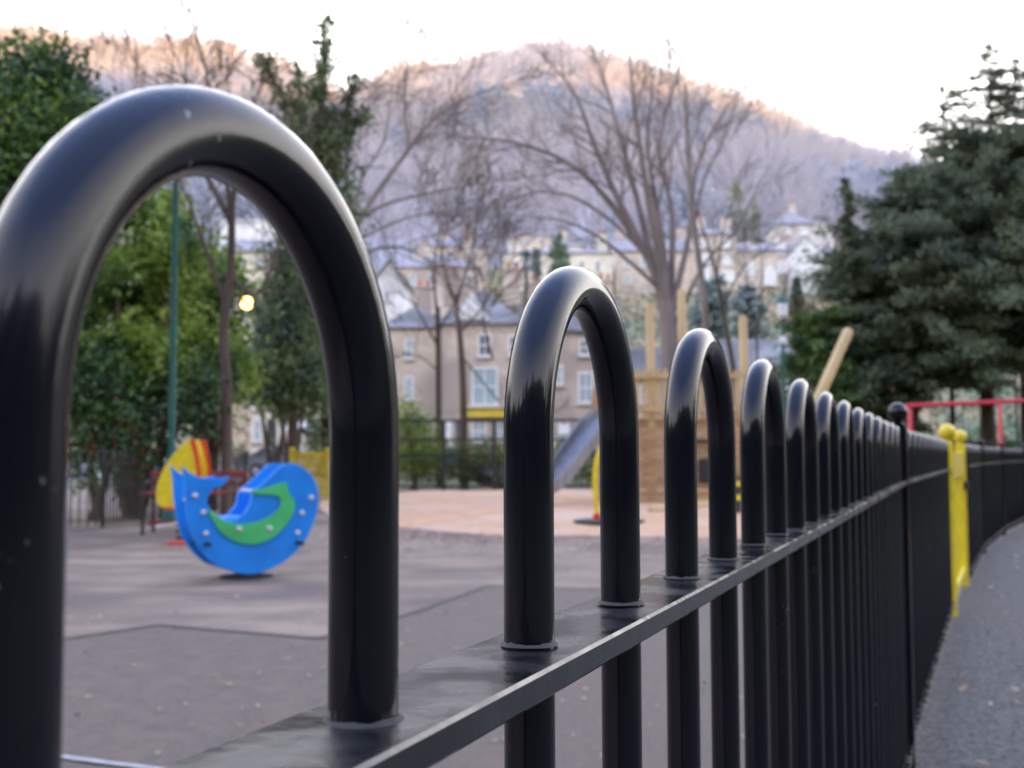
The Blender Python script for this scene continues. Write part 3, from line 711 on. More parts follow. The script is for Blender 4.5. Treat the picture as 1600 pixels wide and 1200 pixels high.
# ------------------------------------------------------------------ trees
def tube_np(acc, p0, p1, r0, r1, n=4):
    d = p1-p0; L_ = np.linalg.norm(d)
    if L_ < 1e-6: return
    d = d/L_; a = np.array((0, 0, 1.)) if abs(d[2]) < .9 else np.array((1., 0, 0)); u = np.cross(d, a); u /= np.linalg.norm(u); w_ = np.cross(d, u)
    an = [2*PI*k/n for k in range(n)]
    A = [p0+(u*math.cos(t)+w_*math.sin(t))*r0 for t in an]; B = [p1+(u*math.cos(t)+w_*math.sin(t))*r1 for t in an]
    for k in range(n): acc += [A[k], A[(k+1) % n], B[(k+1) % n], B[k]]
def grow(acc, p, d, Lg, r, depth, up=.12, spread=.55, nseg=4, kids=2, minr=.006, taper=.5):
    d = d/np.linalg.norm(d); q = p.copy(); seg = Lg/nseg
    for i in range(nseg):
        d = d+rng.normal(0, .09, 3)+np.array((0, 0, up*.25)); d /= np.linalg.norm(d)
        q2 = q+d*seg; ra = r*(1-(1-taper)*i/nseg); rb = r*(1-(1-taper)*(i+1)/nseg)
        tube_np(acc, q, q2, max(ra, minr), max(rb, minr), 6 if r > .08 else 4 if r > .025 else 3)
        if depth > 0 and i >= (1 if depth > 2 else 0):
            for k in range(kids if i == nseg-1 else (1 if rng.random() < .8 else 0)):
                s_ = rng.normal(0, 1, 3); s_ -= d*np.dot(s_, d); s_ /= np.linalg.norm(s_)
                nd = d*math.cos(spread)+s_*math.sin(spread)*rng.uniform(.7, 1.3)
                grow(acc, q2, nd, Lg*rng.uniform(.5, .75), rb*rng.uniform(.45, .68), depth-1, up, spread, nseg, kids, minr, taper)
        q = q2
    return q
def limb(acc, pts, r0, r1, depth=2, step=1, sub=1.0, minr=.008, spread=.6):
    P = [np.array(p) for p in spline(pts, 4)]; n = len(P)
    for i in range(n-1):
        ra = r0+(r1-r0)*i/(n-1); rb = r0+(r1-r0)*(i+1)/(n-1)
        tube_np(acc, P[i], P[i+1], ra, rb, 7)
        if i > n*.3 and i % step == 0 and rng.random() < .75:
            d = P[i+1]-P[i]; d /= np.linalg.norm(d); s_ = rng.normal(0, 1, 3); s_ -= d*np.dot(s_, d); s_ /= np.linalg.norm(s_)
            grow(acc, P[i], d*math.cos(spread)+s_*math.sin(spread), sub*rng.uniform(.6, 1.2), max(rb*.5, .012), depth, minr=minr)
    grow(acc, P[-1], P[-1]-P[-2], sub*1.2, r1, depth, minr=minr)
def bare_tree(label, base, trunk, limbs, m, Y, jit=1.2, sub=1.4, depth=2, minr=.01, name='bare_tree', group=None, step=1):
    """trunk / limbs: [(px,py)...] outlines of the photographed tree with radii, given depth by random spread"""
    b = at(*base, Y); o = empty(name, (b.x, Y, 0), 0, label, 'tree', group); off = np.array((b.x, Y, 0))
    acc = []
    def w3(pl, dy):
        n = len(pl)-1
        return [np.array(at(px, py, Y+dy*i/max(n, 1)))-off for i, (px, py) in enumerate(pl)]
    tp = w3(trunk[0], 0); tp[0] = np.array((0, 0, -.1))
    P = spline(tp, 5); n = len(P)
    for i in range(n-1):
        tube_np(acc, P[i], P[i+1], trunk[1]+(trunk[2]-trunk[1])*i/(n-1), trunk[1]+(trunk[2]-trunk[1])*(i+1)/(n-1), 9)
    soup('trunk', acc, 4, m, o)
    acc = []
    for pl, r0, r1 in limbs: limb(acc, w3(pl, rng.uniform(-jit, jit)), r0, r1, depth, step, sub, minr)
    soup('crown', acc, 4, m, o)
    return o
# the great spreading bare tree in the middle
bare_tree('largest bare tree with many fanning limbs above the climbing frame', (1052, 700), ([(1052, 740), (1050, 620), (1046, 530), (1040, 470)], .36, .27), [
    ([(1044, 500), (1020, 420), (985, 360), (930, 290), (880, 250), (800, 222), (730, 215)], .16, .03),
    ([(1042, 480), (1010, 400), (960, 300), (930, 230), (900, 150), (870, 110)], .15, .03),
    ([(1040, 480), (1012, 380), (990, 290), (965, 200), (945, 130), (930, 90)], .14, .03),
    ([(1042, 470), (1020, 350), (1005, 260), (990, 160), (985, 95)], .15, .03),
    ([(1044, 480), (1035, 380), (1020, 290), (1012, 220), (1018, 150)], .13, .03),
    ([(1045, 490), (1050, 400), (1048, 320), (1030, 240), (1045, 160), (1060, 110)], .13, .03),
    ([(1046, 500), (1065, 420), (1080, 350), (1085, 280), (1105, 220), (1135, 170)], .12, .03),
    ([(1030, 450), (985, 410), (935, 370), (880, 345), (830, 340)], .08, .02),
    ([(1050, 520), (1080, 450), (1110, 400), (1150, 360), (1180, 300)], .08, .02),
    ([(1010, 400), (960, 350), (900, 310), (840, 300), (780, 320)], .07, .02)],
    'barkgrey', 36, 2.5, 1.3, 2, .007)
bare_tree('straight pale bare tree right of the largest bare tree', (1105, 700), ([(1108, 740), (1106, 600), (1102, 480), (1084, 350), (1076, 250), (1070, 130)], .20, .05), [
    ([(1085, 350), (1100, 280), (1125, 230), (1150, 160)], .06, .02), ([(1080, 300), (1060, 230), (1050, 170)], .05, .02), ([(1076, 240), (1095, 180), (1110, 130)], .04, .015), ([(1072, 180), (1060, 130), (1058, 100)], .04, .015)],
    'barkpale', 40, 1.5, 1.3, 2, .011)
bare_tree('slim leaning bare tree left of the third timber post', (1150, 700), ([(1160, 740), (1148, 600), (1132, 500), (1118, 420)], .12, .05), [
    ([(1120, 430), (1105, 380), (1090, 330)], .05, .02), ([(1130, 480), (1160, 420), (1200, 390)], .04, .015), ([(1120, 430), (1130, 360), (1150, 300)], .04, .015)], 'barkbrown', 38, 1, .9, 1, .007)
bare_tree('thin bare sapling beside the third timber post', (1185, 690), ([(1186, 740), (1184, 600), (1182, 500)], .06, .03), [([(1183, 520), (1190, 450), (1188, 380)], .03, .012), ([(1183, 540), (1170, 470), (1165, 420)], .025, .01)], 'barkbrown', 38, .8, .8, 1, .007)
bare_tree('bare tree with long arching branches behind the first hoop', (566, 700), ([(566, 740), (560, 560), (548, 420), (552, 350)], .22, .14), [
    ([(552, 360), (590, 300), (630, 245), (655, 210), (700, 170), (760, 140)], .09, .02),
    ([(640, 230), (632, 170), (634, 110), (636, 80)], .04, .015),
    ([(555, 350), (600, 320), (680, 300), (760, 285), (830, 275)], .05, .015),
    ([(552, 380), (610, 350), (680, 330), (740, 330)], .045, .014),
    ([(552, 350), (565, 280), (600, 220), (610, 150)], .06, .015),
    ([(555, 400), (610, 385), (660, 400), (700, 440)], .05, .014),
    ([(550, 330), (540, 260), (560, 180), (590, 130)], .06, .015)], 'barkpale', 30, 1.8, 1.3, 2, .009)
bare_tree('thin bare tree on the left in front of the stone pub', (685, 700), ([(686, 740), (685, 600), (684, 480)], .10, .07), [
    ([(684, 500), (678, 420), (690, 350), (700, 290)], .05, .012), ([(684, 540), (650, 480), (620, 420)], .04, .012), ([(684, 520), (720, 450), (740, 380)], .04, .012), ([(685, 580), (660, 560), (630, 550)], .03, .01)], 'barkbrown', 34, 1, 1.1, 2, .008)
bare_tree('thin bare tree on the right in front of the stone pub', (725, 700), ([(727, 740), (724, 620), (718, 520), (708, 460)], .13, .06), [
    ([(710, 470), (690, 400), (700, 340)], .05, .012), ([(718, 520), (760, 470), (775, 400)], .04, .012), ([(724, 560), (790, 640), (800, 650)], .03, .01), ([(712, 480), (735, 400), (745, 330)], .04, .012), ([(770, 560), (755, 500), (760, 450)], .04, .012)], 'barkbrown', 33, 1, 1.2, 2, .008)
bare_tree('bare forked trunk seen through the left hoop', (355, 700), ([(358, 800), (354, 620), (349, 520), (360, 430), (362, 340)], .095, .055), [
    ([(362, 350), (350, 250), (330, 160), (320, 100)], .045, .012), ([(362, 340), (375, 240), (400, 150)], .045, .012), ([(358, 430), (400, 460), (430, 400), (440, 330)], .035, .012), ([(356, 480), (325, 400), (300, 330)], .05, .015), ([(362, 350), (300, 220), (290, 120)], .05, .015)], 'barkbrown', 17.0, .8, .8, 2, .006)
bare_tree('bare young tree behind the left evergreens', (200, 700), ([(205, 740), (215, 500), (225, 300)], .14, .07), [
    ([(225, 310), (210, 200), (215, 110)], .05, .015), ([(225, 300), (260, 190), (270, 100)], .05, .015), ([(222, 350), (170, 250), (150, 160)], .05, .015), ([(225, 300), (300, 200), (330, 90)], .05, .015)], 'barkgrey', 30, 1.5, 1.3, 2, .009)
bare_tree('bare shrub stems at the far right of the yew bush', (1265, 700), ([(1265, 740), (1262, 620)], .06, .04), [([(1262, 640), (1240, 560), (1230, 520)], .03, .01)], 'barkbrown', 45, 1, 1.2, 2, .01)

def leaf_quads(C, size, aspect=.55, D=None, jit=.6, droop=0):
    """C (n,3) centres -> diamond leaves"""
    n = len(C); a = rng.normal(0, 1, (n, 3)); 
    if D is not None: a = D+rng.normal(0, jit, (n, 3))
    a[:, 2] -= droop
    a /= np.linalg.norm(a, axis=1)[:, None]; b = np.cross(a, rng.normal(0, 1, (n, 3))); b /= np.linalg.norm(b, axis=1)[:, None]
    s_ = (size*rng.uniform(.6, 1.4, n))[:, None]
    P = np.stack([C-a*s_*.5, C+b*s_*aspect*.5, C+a*s_*.5, C-b*s_*aspect*.5], 1)
    return P.reshape(-1, 3)
def blobs_leaves(blobs, n, clump=.22, per=14, shell=.55):
    """blobs (x,y,z,rx,ry,rz); returns leaf centres clustered into clumps nearer to the surface"""
    vol = np.array([b[3]*b[4]*b[5] for b in blobs])**.67; vol = vol/vol.sum(); C = []
    k = max(1, n//per)
    idx = rng.choice(len(blobs), k, p=vol)
    B = np.array(blobs)[idx]; d = rng.normal(0, 1, (k, 3)); d /= np.linalg.norm(d, axis=1)[:, None]
    rr = shell+(1.12-shell)*rng.random(k)**.8
    cc = B[:, :3]+d*rr[:, None]*B[:, 3:]
    C = np.repeat(cc, per, 0)+rng.normal(0, clump, (k*per, 3))
    return C
def bush(name, label, blobs, m, n, size, Y=None, stems=None, cat='bush', group=None, bark='barkbrown', clump=.22, aspect=.55, kinds=None, per=14, base=None):
    bx, by = base or (np.mean([b[0] for b in blobs]), np.mean([b[1] for b in blobs]))
    o = empty(name, (bx, by, 0), 0, label, cat, group); off = np.array((bx, by, 0))
    C = blobs_leaves(blobs, n, clump, per); C = C[C[:, 2] > .05]-off
    soup('foliage', leaf_quads(C, size, aspect), 4, m, o)
    acc = []
    for b in blobs:
        c = np.array(b[:3])-off
        mid = np.array((c[0]*.4, c[1]*.4, c[2]*.45)); r = .05+.02*b[3]
        tube_np(acc, np.array((rng.uniform(-.1, .1), 0, 0.)), mid, r*1.4, r, 6); tube_np(acc, mid, c, r, r*.5, 5)
        for _ in range(7):
            d = rng.normal(0, 1, 3); d /= np.linalg.norm(d); tube_np(acc, c, c+d*np.array(b[3:])*.9, r*.4, .008, 3)
    soup('trunk', acc, 4, bark, o)
    if kinds:
        for nm, mm, nn, sz in kinds:
            C = blobs_leaves(blobs, nn, clump*1.2, per, .8); C = C[C[:, 2] > .05]-off
            soup(nm, leaf_quads(C, sz, aspect), 4, mm, o)
    return o
def B(px, py, Y, rpx, rpy, ry=None):
    c = at(px, py, Y); k = Y/F; return (c.x, Y, c.z, rpx*k, ry or (rpx+rpy)/2*k, rpy*k)
# left evergreens
bush('evergreen_tree', 'tall dark evergreen tree at the left edge of the picture', [B(10, 190, 19, 130, 110), B(75, 140, 19.5, 60, 60), B(20, 330, 19, 140, 120), B(-60, 450, 19, 160, 160), B(70, 260, 18.5, 70, 80)], 'leaf_dark', 26000, .13, cat='tree', kinds=[('lighter_foliage', 'leaf_laurel', 9000, .12)])  # second, lighter leaf colour scattered over the outer crown
def scat(px, py, Y, sx, sy, n, r0, r1):
    return [B(px+rng.uniform(-1, 1)*sx, py+rng.uniform(-1, 1)*sy, Y+rng.uniform(-.9, .9), rng.uniform(r0, r1), rng.uniform(r0*.6, r1*.75)) for _ in range(n)]
bush('evergreen_bush', 'big bright green laurel seen through the left hoop', scat(185, 500, 17.9, 80, 110, 13, 18, 38)+scat(230, 370, 18.3, 60, 60, 6, 14, 30), 'leaf_laurel', 8800, .12, kinds=[('bright_foliage', 'leaf_bright', 5500, .12)], clump=.17)
bush('evergreen_bush', 'yellow green leafy shrub around the bare forked trunk', scat(318, 500, 20, 52, 95, 13, 12, 27), 'leaf_bright', 5200, .13, kinds=[('pale_foliage', 'leaf_laurel', 2500, .13)], clump=.2)
bush('dark_holly', 'dark holly low behind the far fence', [*scat(210, 630, 17.5, 110, 50, 12, 17, 36), B(110, 560, 17.8, 40, 80)], 'leaf_dark', 8000, .12)
bush('russet_shrub', 'low shrub with some russet leaves at the foot of the holly', [B(180, 690, 16.6, 50, 35), B(130, 650, 16.8, 30, 30)], 'leaf_red', 700, .09, kinds=[('green_foliage', 'leaf_dark', 3200, .10)])
bush('ivy_shrub', 'ivy smothered shrub right of the left hoop opening', [B(450, 520, 27, 45, 80), B(470, 420, 27, 40, 60), B(430, 600, 27, 40, 30), B(480, 600, 27.5, 30, 40)], 'leaf_ivy', 12000, .14)
bush('evergreen_bush', 'green sprig shrub hanging over the cafe wall', [B(455, 605, 29, 45, 12), B(400, 590, 28, 30, 20)], 'leaf_bright', 2500, .13)
# ivy clad tree
Yi = 28.0
def ivy(stem_px, label, Y, spread):
    b = at(*stem_px[0], Y); o = empty('ivy_clad_tree', (b.x, Y, 0), 0, label, 'tree'); off = np.array((b.x, Y, 0)); acc = []; C = []
    for br, r0, r1, w0, w1, dn in spread:
        P = [np.array(p) for p in spline([np.array(at(px, py, Y+rng.uniform(-.3, .3)))-off for px, py in br], 8)]
        for i in range(len(P)-1):
            t = i/(len(P)-1); tube_np(acc, P[i], P[i+1], r0+(r1-r0)*t, r0+(r1-r0)*t, 6)
            w_ = (w0+(w1-w0)*t)*rng.uniform(.55, 1.45); k = int(dn*w_/.5)
            for q in range(3):
                cc = P[i]+(P[i+1]-P[i])*rng.random()+rng.normal(0, w_*.5, 3)*np.array((1, 1, .7))
                C.append(cc+rng.normal(0, w_*.38, (max(k//3, 2), 3)))
            if rng.random() < .5: grow(acc, P[i], np.array((rng.normal(0, 1), rng.normal(0, 1), .6)), .9, .02, 1, minr=.007)
    C = np.concatenate(C); C = C[C[:, 2] > .1]
    soup('trunk', acc, 4, 'barkbrown', o); soup('ivy', leaf_quads(C, .13, .7), 4, 'leaf_ivy', o)
    return o
ivy([(512, 700)], 'tall ivy clad tree with a thin pointed top left of centre', Yi, [
    ([(515, 720), (512, 560), (505, 400), (500, 280), (502, 180), (505, 100), (506, 30)], .22, .03, .75, .16, 110),
    ([(505, 330), (470, 230), (440, 150), (405, 80)], .1, .03, .55, .22, 80),
    ([(505, 320), (530, 230), (545, 160), (556, 115)], .07, .02, .45, .12, 55),
    ([(510, 260), (545, 200), (570, 180)], .05, .02, .4, .2, 60),
    ([(500, 260), (478, 190), (470, 140), (462, 100)], .06, .02, .4, .15, 45),
    ([(510, 420), (530, 330), (520, 250)], .08, .03, .6, .35, 80)])

# ---------- conifers / yews
def conifer(name, label, base_xy, H, R, m, sprays, blade, prof=None, bark='barkbrown', trunk_r=.2, droop=.25, z0=.15, layers=40, dens=26, cat='tree', group=None, zb=0, aspect=.22, lean=0, gap=0, widen=.16):
    bx, by = base_xy; o = empty(name, (bx, by, zb), 0, label, cat, group); acc = []; C = []; D = []
    prof = prof or (lambda t: (1-t)**.8)
    tube_np(acc, np.array((0, 0, -.3)), np.array((lean*.5, 0, H*.5)), trunk_r, trunk_r*.6, 8); tube_np(acc, np.array((lean*.5, 0, H*.5)), np.array((lean, 0, H)), trunk_r*.6, .02, 6)
    for i in range(sprays):
        t = rng.random()**1.0; h = z0*H+(1-z0)*H*t; a = rng.uniform(0, 2*PI); Lb = R*prof(t)*rng.uniform(.65, 1.2)
        if gap and rng.random() < gap*t: continue
        d = np.array((math.cos(a), math.sin(a), rng.uniform(-.1, .45))); d /= np.linalg.norm(d)
        p = np.array((lean*t, 0, h)); k = 5; pts = [p]
        for s_ in range(k):
            d = d+np.array((0, 0, -droop/k))+rng.normal(0, .05, 3); d /= np.linalg.norm(d); pts.append(pts[-1]+d*Lb/k)
        for s_ in range(k):
            tube_np(acc, pts[s_], pts[s_+1], .03*(1-s_/k)+.006, .03*(1-(s_+1)/k)+.006, 3)
            if s_ >= 1:
                nn = int(dens*rng.uniform(.6, 1.3)*max(Lb, .3)/k*1.2)+1; u = rng.random((nn, 1)); c = pts[s_]+(pts[s_+1]-pts[s_])*u+rng.normal(0, widen*(.35+.25*Lb), (nn, 3))*np.array((1, 1, .55))
                C.append(c); D.append(np.repeat((pts[s_+1]-pts[s_])[None]/max(Lb/k, 1e-6), nn, 0))
    soup('trunk', acc, 4, bark, o)
    soup('foliage', leaf_quads(np.concatenate(C), blade, aspect, np.concatenate(D), .55, .35), 4, m, o)
    return o
def yprof(pts): return lambda t: float(np.interp(t, [p[0] for p in pts], [p[1] for p in pts]))
YY = 39.0
def yew(px, Y, top, R, label, prof, n, name='yew_tree', m='leaf_yew', z0=.2, gap=.3, lean=0, blade=.27, dens=120, tr=.3, cat='tree', widen=.15):
    b = at(px, 714, Y); H = at(px, top, Y).z
    return conifer(name, label, (b.x, Y), H, R, m, n, blade, prof=yprof(prof), trunk_r=tr, droop=.28, z0=z0, dens=dens, aspect=.2, lean=lean, gap=gap, widen=widen, cat=cat)
yew(1545, 39, 215, 5.2, 'large dark yew tree with the visible trunk at the right of the picture', [(0, .95), (.25, 1.05), (.5, .98), (.75, .72), (.9, .4), (1, .1)], 400, z0=.33, gap=.2)
yew(1430, 38, 262, 3.0, 'dark yew forming the left flank of the big yew mass', [(0, 1.0), (.3, 1.1), (.55, .85), (.75, .5), (.9, .3), (1, .08)], 250, z0=.3, tr=.2, gap=.2)
yew(1548, 40, 66, 2.2, 'thin open yew spire rising above the yew mass', [(0, .9), (.5, 1.25), (.65, 1.0), (.8, .55), (.9, .25), (1, .08)], 210, z0=.5, tr=.12, gap=.45, dens=34, lean=.4)
yew(1490, 40, 118, 1.3, 'second thin yew spire left of the tallest spire', [(0, .9), (.6, 1.3), (.85, .5), (1, .15)], 110, z0=.55, tr=.1, gap=.5, dens=30)
yew(1602, 40.5, 92, 2.2, 'open yew top at the right edge beside the tallest spire', [(0, .9), (.5, 1.3), (.75, .85), (.9, .4), (1, .1)], 190, z0=.5, tr=.12, gap=.45, dens=34)
yew(1660, 38, 150, 3.6, 'dark yew cut by the right edge', [(0, .9), (.4, 1.1), (.7, .8), (1, .1)], 240, z0=.33, tr=.3, gap=.3)
yew(1352, 37.5, 280, 1.0, 'slender leaning yew at the far left of the yew mass', [(0, 1.3), (.35, 1.5), (.55, .75), (.8, .32), (1, .08)], 170, z0=.16, tr=.11, gap=.1, lean=-.45)
yew(1368, 38.5, 420, 1.5, 'low wide yew filling the base of the left flank', [(0, 1.1), (.5, 1.25), (.8, .7), (1, .2)], 200, z0=.12, tr=.12, gap=.1)
y4 = at(1285, 714, 37)
conifer('yew_bush', 'small bright green yew bush left of the dark yews', (y4.x, 37), 5.6, 1.35, 'leaf_yewgreen', 170, .3, prof=lambda t: .55+.6*math.sin(t*PI), droop=.2, dens=50, trunk_r=.12, cat='bush', widen=.2)

# hedge greenery behind the river railing
bush('hedge', 'ragged yellow green hedge behind the tall river railing', [B(x, 715+(x*7) % 13, 33, 34, 24) for x in range(640, 960, 42)], 'hedge', 9000, .10, cat='hedge')
bush('bramble_bush', 'green bramble left of the stone pub base', [B(640, 670, 32.2, 26, 34), B(655, 720, 32.2, 34, 20)], 'leaf_laurel', 3200, .11)
bush('hedge', 'dark hedge behind the swing frame', [B(x, 706, 46, 44, 22+(x*3) % 12) for x in range(1180, 1660, 60)], 'leaf_dark', 9000, .16, cat='hedge')

# ------------------------------------------------------------------ buildings
def house(name, label, px0, px1, py_eave, Y, depth, wall, roof='gable', roof_h=2.0, rm='slate', zb=None, wins=(), chim=(), doors=(), cat='house', hx=None, shop=None, over=.25, rot=0, glass='glass', extra=None, apex=None, py_base=None):
    """front wall stands at depth Y between the two picture columns; wins: (px0,py0,px1,py1[,glass])"""
    a = at(px0, py_eave, Y); b = at(px1, py_eave, Y); W = b.x-a.x; ze = a.z; cx_ = (a.x+b.x)/2
    if zb is None: zb = min(height(cx_, Y), height(cx_, Y+depth))-.3 if Y > 70 else .1
    if py_base: zb = at(px0, py_base, Y).z
    o = empty(name, (cx_, Y, zb), rot, label, cat)
    H = ze-zb
    wm = MB()
    h = W/2; D_ = depth
    if roof == 'front':
        ax = 0 if apex is None else (at(apex, 0, Y).x-cx_)
        prof = [(-h, 0), (h, 0), (h, H), (ax, H+roof_h), (-h, H)]
        vs = [(x, 0, z) for x, z in prof]+[(x, D_, z) for x, z in prof]
        wm.add(vs, [(0, 1, 2, 3, 4), (9, 8, 7, 6, 5), (0, 5, 6, 1), (1, 6, 7, 2), (0, 4, 9, 5)])
    elif roof == 'gable':
        vs = [(-h, 0, 0), (h, 0, 0), (h, 0, H), (-h, 0, H), (-h, D_, 0), (h, D_, 0), (h, D_, H), (-h, D_, H), (-h, D_/2, H+roof_h), (h, D_/2, H+roof_h)]
        wm.add(vs, [(0, 1, 2, 3), (5, 4, 7, 6), (1, 5, 6, 9, 2), (0, 3, 8, 7, 4)])
    else: wm.box((0, D_/2, H/2), (W, D_, H))
    wm.build('wall', wall, o)
    r = MB(); t = .14
    if roof == 'gable':
        for sgn in (0, 1):
            y0, y1 = (-over, D_/2) if sgn == 0 else (D_+over, D_/2)
            zlo = H-over*roof_h/(D_/2)
            vs = [(-h-over, y0, zlo), (h+over, y0, zlo), (h+over, y1, H+roof_h), (-h-over, y1, H+roof_h)]
            r.add(vs+[(v[0], v[1], v[2]+t) for v in vs], [(0, 1, 2, 3), (4, 5, 6, 7), (0, 1, 5, 4), (1, 2, 6, 5), (3, 0, 4, 7)])
    elif roof == 'front':
        for sx_ in (-1, 1):
            xe = sx_*(h+over); vs = [(xe, -over, H-over*.6), (ax, -over, H+roof_h), (ax, D_+over, H+roof_h), (xe, D_+over, H-over*.6)]
            r.add(vs+[(v[0], v[1], v[2]+t) for v in vs], [(0, 1, 2, 3), (4, 5, 6, 7), (0, 1, 5, 4), (1, 2, 6, 5), (2, 3, 7, 6), (3, 0, 4, 7)])
    elif roof == 'hip':
        k = min(h, D_/2)*.85
        xr = max(h-k, .01)
        vs = [(-h-over, -over, H), (h+over, -over, H), (h+over, D_+over, H), (-h-over, D_+over, H), (-xr, D_/2, H+roof_h), (xr, D_/2, H+roof_h)]
        r.add(vs, [(0, 1, 5, 4), (1, 2, 5), (2, 3, 4, 5), (3, 0, 4), (0, 3, 2, 1)])
    else:
        r.box((0, D_/2, H+.12), (W+.3, D_+.3, .24))
    ro = r.build('roof', rm, o)
    for px, pw, ph_ in chim:
        x = at(px, 0, Y).x-cx_; zc_ = H+(roof_h if roof != 'flat' else 0)
        c = MB(); c.box((x, D_/2, zc_+ph_/2-.4), (pw, .6, ph_+.8)); c.box((x, D_/2, zc_+ph_+.06), (pw+.15, .75, .14)); co = c.build('chimney', wall, ro)
        for q in (-1, 1): MB().lathe((x+q*pw*.25, D_/2, zc_+ph_+.13), [(.12, 0), (.10, .4)], 8).build('chimney_pot', 'redbrick', ro)
    for w_ in wins:
        p0, p1 = at(w_[0], w_[1], Y), at(w_[2], w_[3], Y); g_ = w_[4] if len(w_) > 4 else glass
        x0, x1, z1, z0 = p0.x-cx_, p1.x-cx_, p0.z-zb, p1.z-zb; cxw, czw, ww, hh = (x0+x1)/2, (z0+z1)/2, x1-x0, z1-z0
        fm = MB(); e = min(.09, ww*.18)
        for sx_ in (-1, 1): fm.box((cxw+sx_*(ww/2-e/2), -.035, czw), (e, .09, hh))
        for sz_ in (-1, 1): fm.box((cxw, -.033, czw+sz_*(hh/2-e/2)), (ww-2*e, .08, e))
        fm.box((cxw, -.030, czw), (ww-2*e, .05, e*.7)); fm.box((cxw, -.027, czw), (e*.6, .05, hh-2*e))
        wo = fm.build('window', 'white', o)
        MB().box((cxw, -.008, czw), (ww-e, .03, hh-e)).build('pane', g_, wo)
        MB().box((cxw, -.08, z0-.06), (ww+.2, .18, .1)).build('sill', 'stone_grey', wo)
    for w_ in doors:
        p0, p1 = at(w_[0], w_[1], Y), at(w_[2], w_[3], Y); x0, x1, z1, z0 = p0.x-cx_, p1.x-cx_, p0.z-zb, max(p1.z-zb, 0)
        do = MB().box(((x0+x1)/2, -.03, (z0+z1)/2), (x1-x0, .08, z1-z0)).build('door', w_[4], o)
    if extra: extra(o, cx_, zb, H)
    return o
def ex_pub(o, cx_, zb, H):
    def loc(px, py, Y=62): p = at(px, py, Y); return p.x-cx_, p.z-zb
    x0, z1 = loc(726, 638); x1, z0 = loc(812, 652)
    MB().box(((x0+x1)/2, -.2, (z0+z1)/2), (x1-x0, .3, z1-z0)).build('shop_fascia', 'yellowsign', o)
    MB().box(((x0+x1)/2, -.25, z1+.08), (x1-x0+.2, .5, .16)).build('cornice', 'cream', o)
    x, z = loc(737, 500); zt = loc(0, 458)[1]
    m = MB(); m.add([(x-1.0, -.1, z), (x+1.0, -.1, z), (x, -.1, zt), (x-1.0, 1.4, z), (x+1.0, 1.4, z), (x, 2.2, zt)], [(0, 1, 2), (0, 2, 5, 3), (1, 4, 5, 2)]); m.build('dormer', 'white', o)
Ysh = 62
house('stone_house', 'plain pink stone house end left of the shop', 600, 685, 512, Ysh+.6, 8, 'stone_pink2', 'hip', 1.7, 'slate', wins=[(633, 530, 645, 560, 'glass_pale'), (632, 588, 646, 626, 'glass_pale')], chim=[(655, .9, 1.0)])
o = house('stone_shop', 'pink stone shop house with a yellow fascia and a large white window', 686, 815, 506, Ysh, 8, 'stone_pink', 'hip', 2.3, 'slate', wins=[(747, 522, 768, 557), (737, 574, 778, 634, 'glass_pale'), (795, 524, 812, 556), (737, 657, 760, 690, 'glass_pale'), (768, 657, 792, 690, 'glass_pale')],
      doors=[(690, 655, 706, 712, 'white'), (712, 657, 728, 712, 'glass')], chim=[(700, .9, 1.0), (800, 1.0, 1.2)], extra=ex_pub, cat='shop')
MB().tube([(at(687, 0, Ysh).x-o.location.x, -.1, 0), (at(687, 0, Ysh).x-o.location.x, -.1, at(0, 506, Ysh).z-.1)], .07, 8).build('drainpipe', 'fardark', o, True)
house('stone_house', 'pink stone house with tall white windows seen through the second hoop', 816, 968, 516, Ysh+.5, 8, 'stone_pink', 'gable', 2.1, 'slate', wins=[(866, 570, 880, 602, 'glass_pale'), (903, 582, 927, 630, 'glass_pale'), (905, 530, 922, 556), (830, 530, 846, 556), (940, 582, 958, 630)], doors=[(872, 660, 890, 712, 'white')], chim=[(830, .9, 1.0), (950, .9, 1.1)])
house('low_house', 'low stone house with a grey roof left of the timber posts', 970, 1085, 590, Ysh, 7, 'stone_pink2', 'gable', 1.8, 'slate', wins=[(1000, 605, 1012, 630), (1060, 605, 1074, 630)])
house('low_house', 'low pink stone house with a long slate roof behind the green lamp post', 1088, 1262, 580, Ysh+1, 8, 'stone_pink2', 'gable', 2.0, 'slate', wins=[(1203, 592, 1214, 622, 'glass_pale'), (1228, 592, 1240, 622, 'glass_pale'), (1130, 592, 1142, 622), (1172, 592, 1184, 622)], chim=[(1250, .8, .9)])
house('brick_house', 'red brick house glimpsed behind the dark yew', 1318, 1420, 575, Ysh+2, 8, 'redbrick', 'gable', 2.2, 'slate', wins=[(1345, 590, 1358, 615, 'glass_pale'), (1375, 590, 1388, 615)], chim=[(1342, .9, 1.4)])
house('cafe', 'cream and stone cafe building behind the far yellow gate', 392, 590, 560, Ysh, 8, 'cream2', 'gable', 2.2, 'slate', wins=[(440, 600, 458, 622), (478, 600, 494, 622), (395, 610, 408, 640, 'glass_pale'), (396, 655, 408, 690, 'glass_pale'), (484, 655, 500, 685)], doors=[(418, 655, 430, 705, 'fardark')], cat='cafe')
house('white_house', 'white gabled house behind the first hoop on the slope', 584, 634, 440, 96, 9, 'whitewall', 'front', 1.8, 'slate_far', wins=[(600, 455, 610, 470, 'glass')], chim=[])
house('white_house', 'long white flat roofed building at the upper left', 345, 452, 347, 112, 8, 'whitewall', 'flat', 0, 'whitewall')
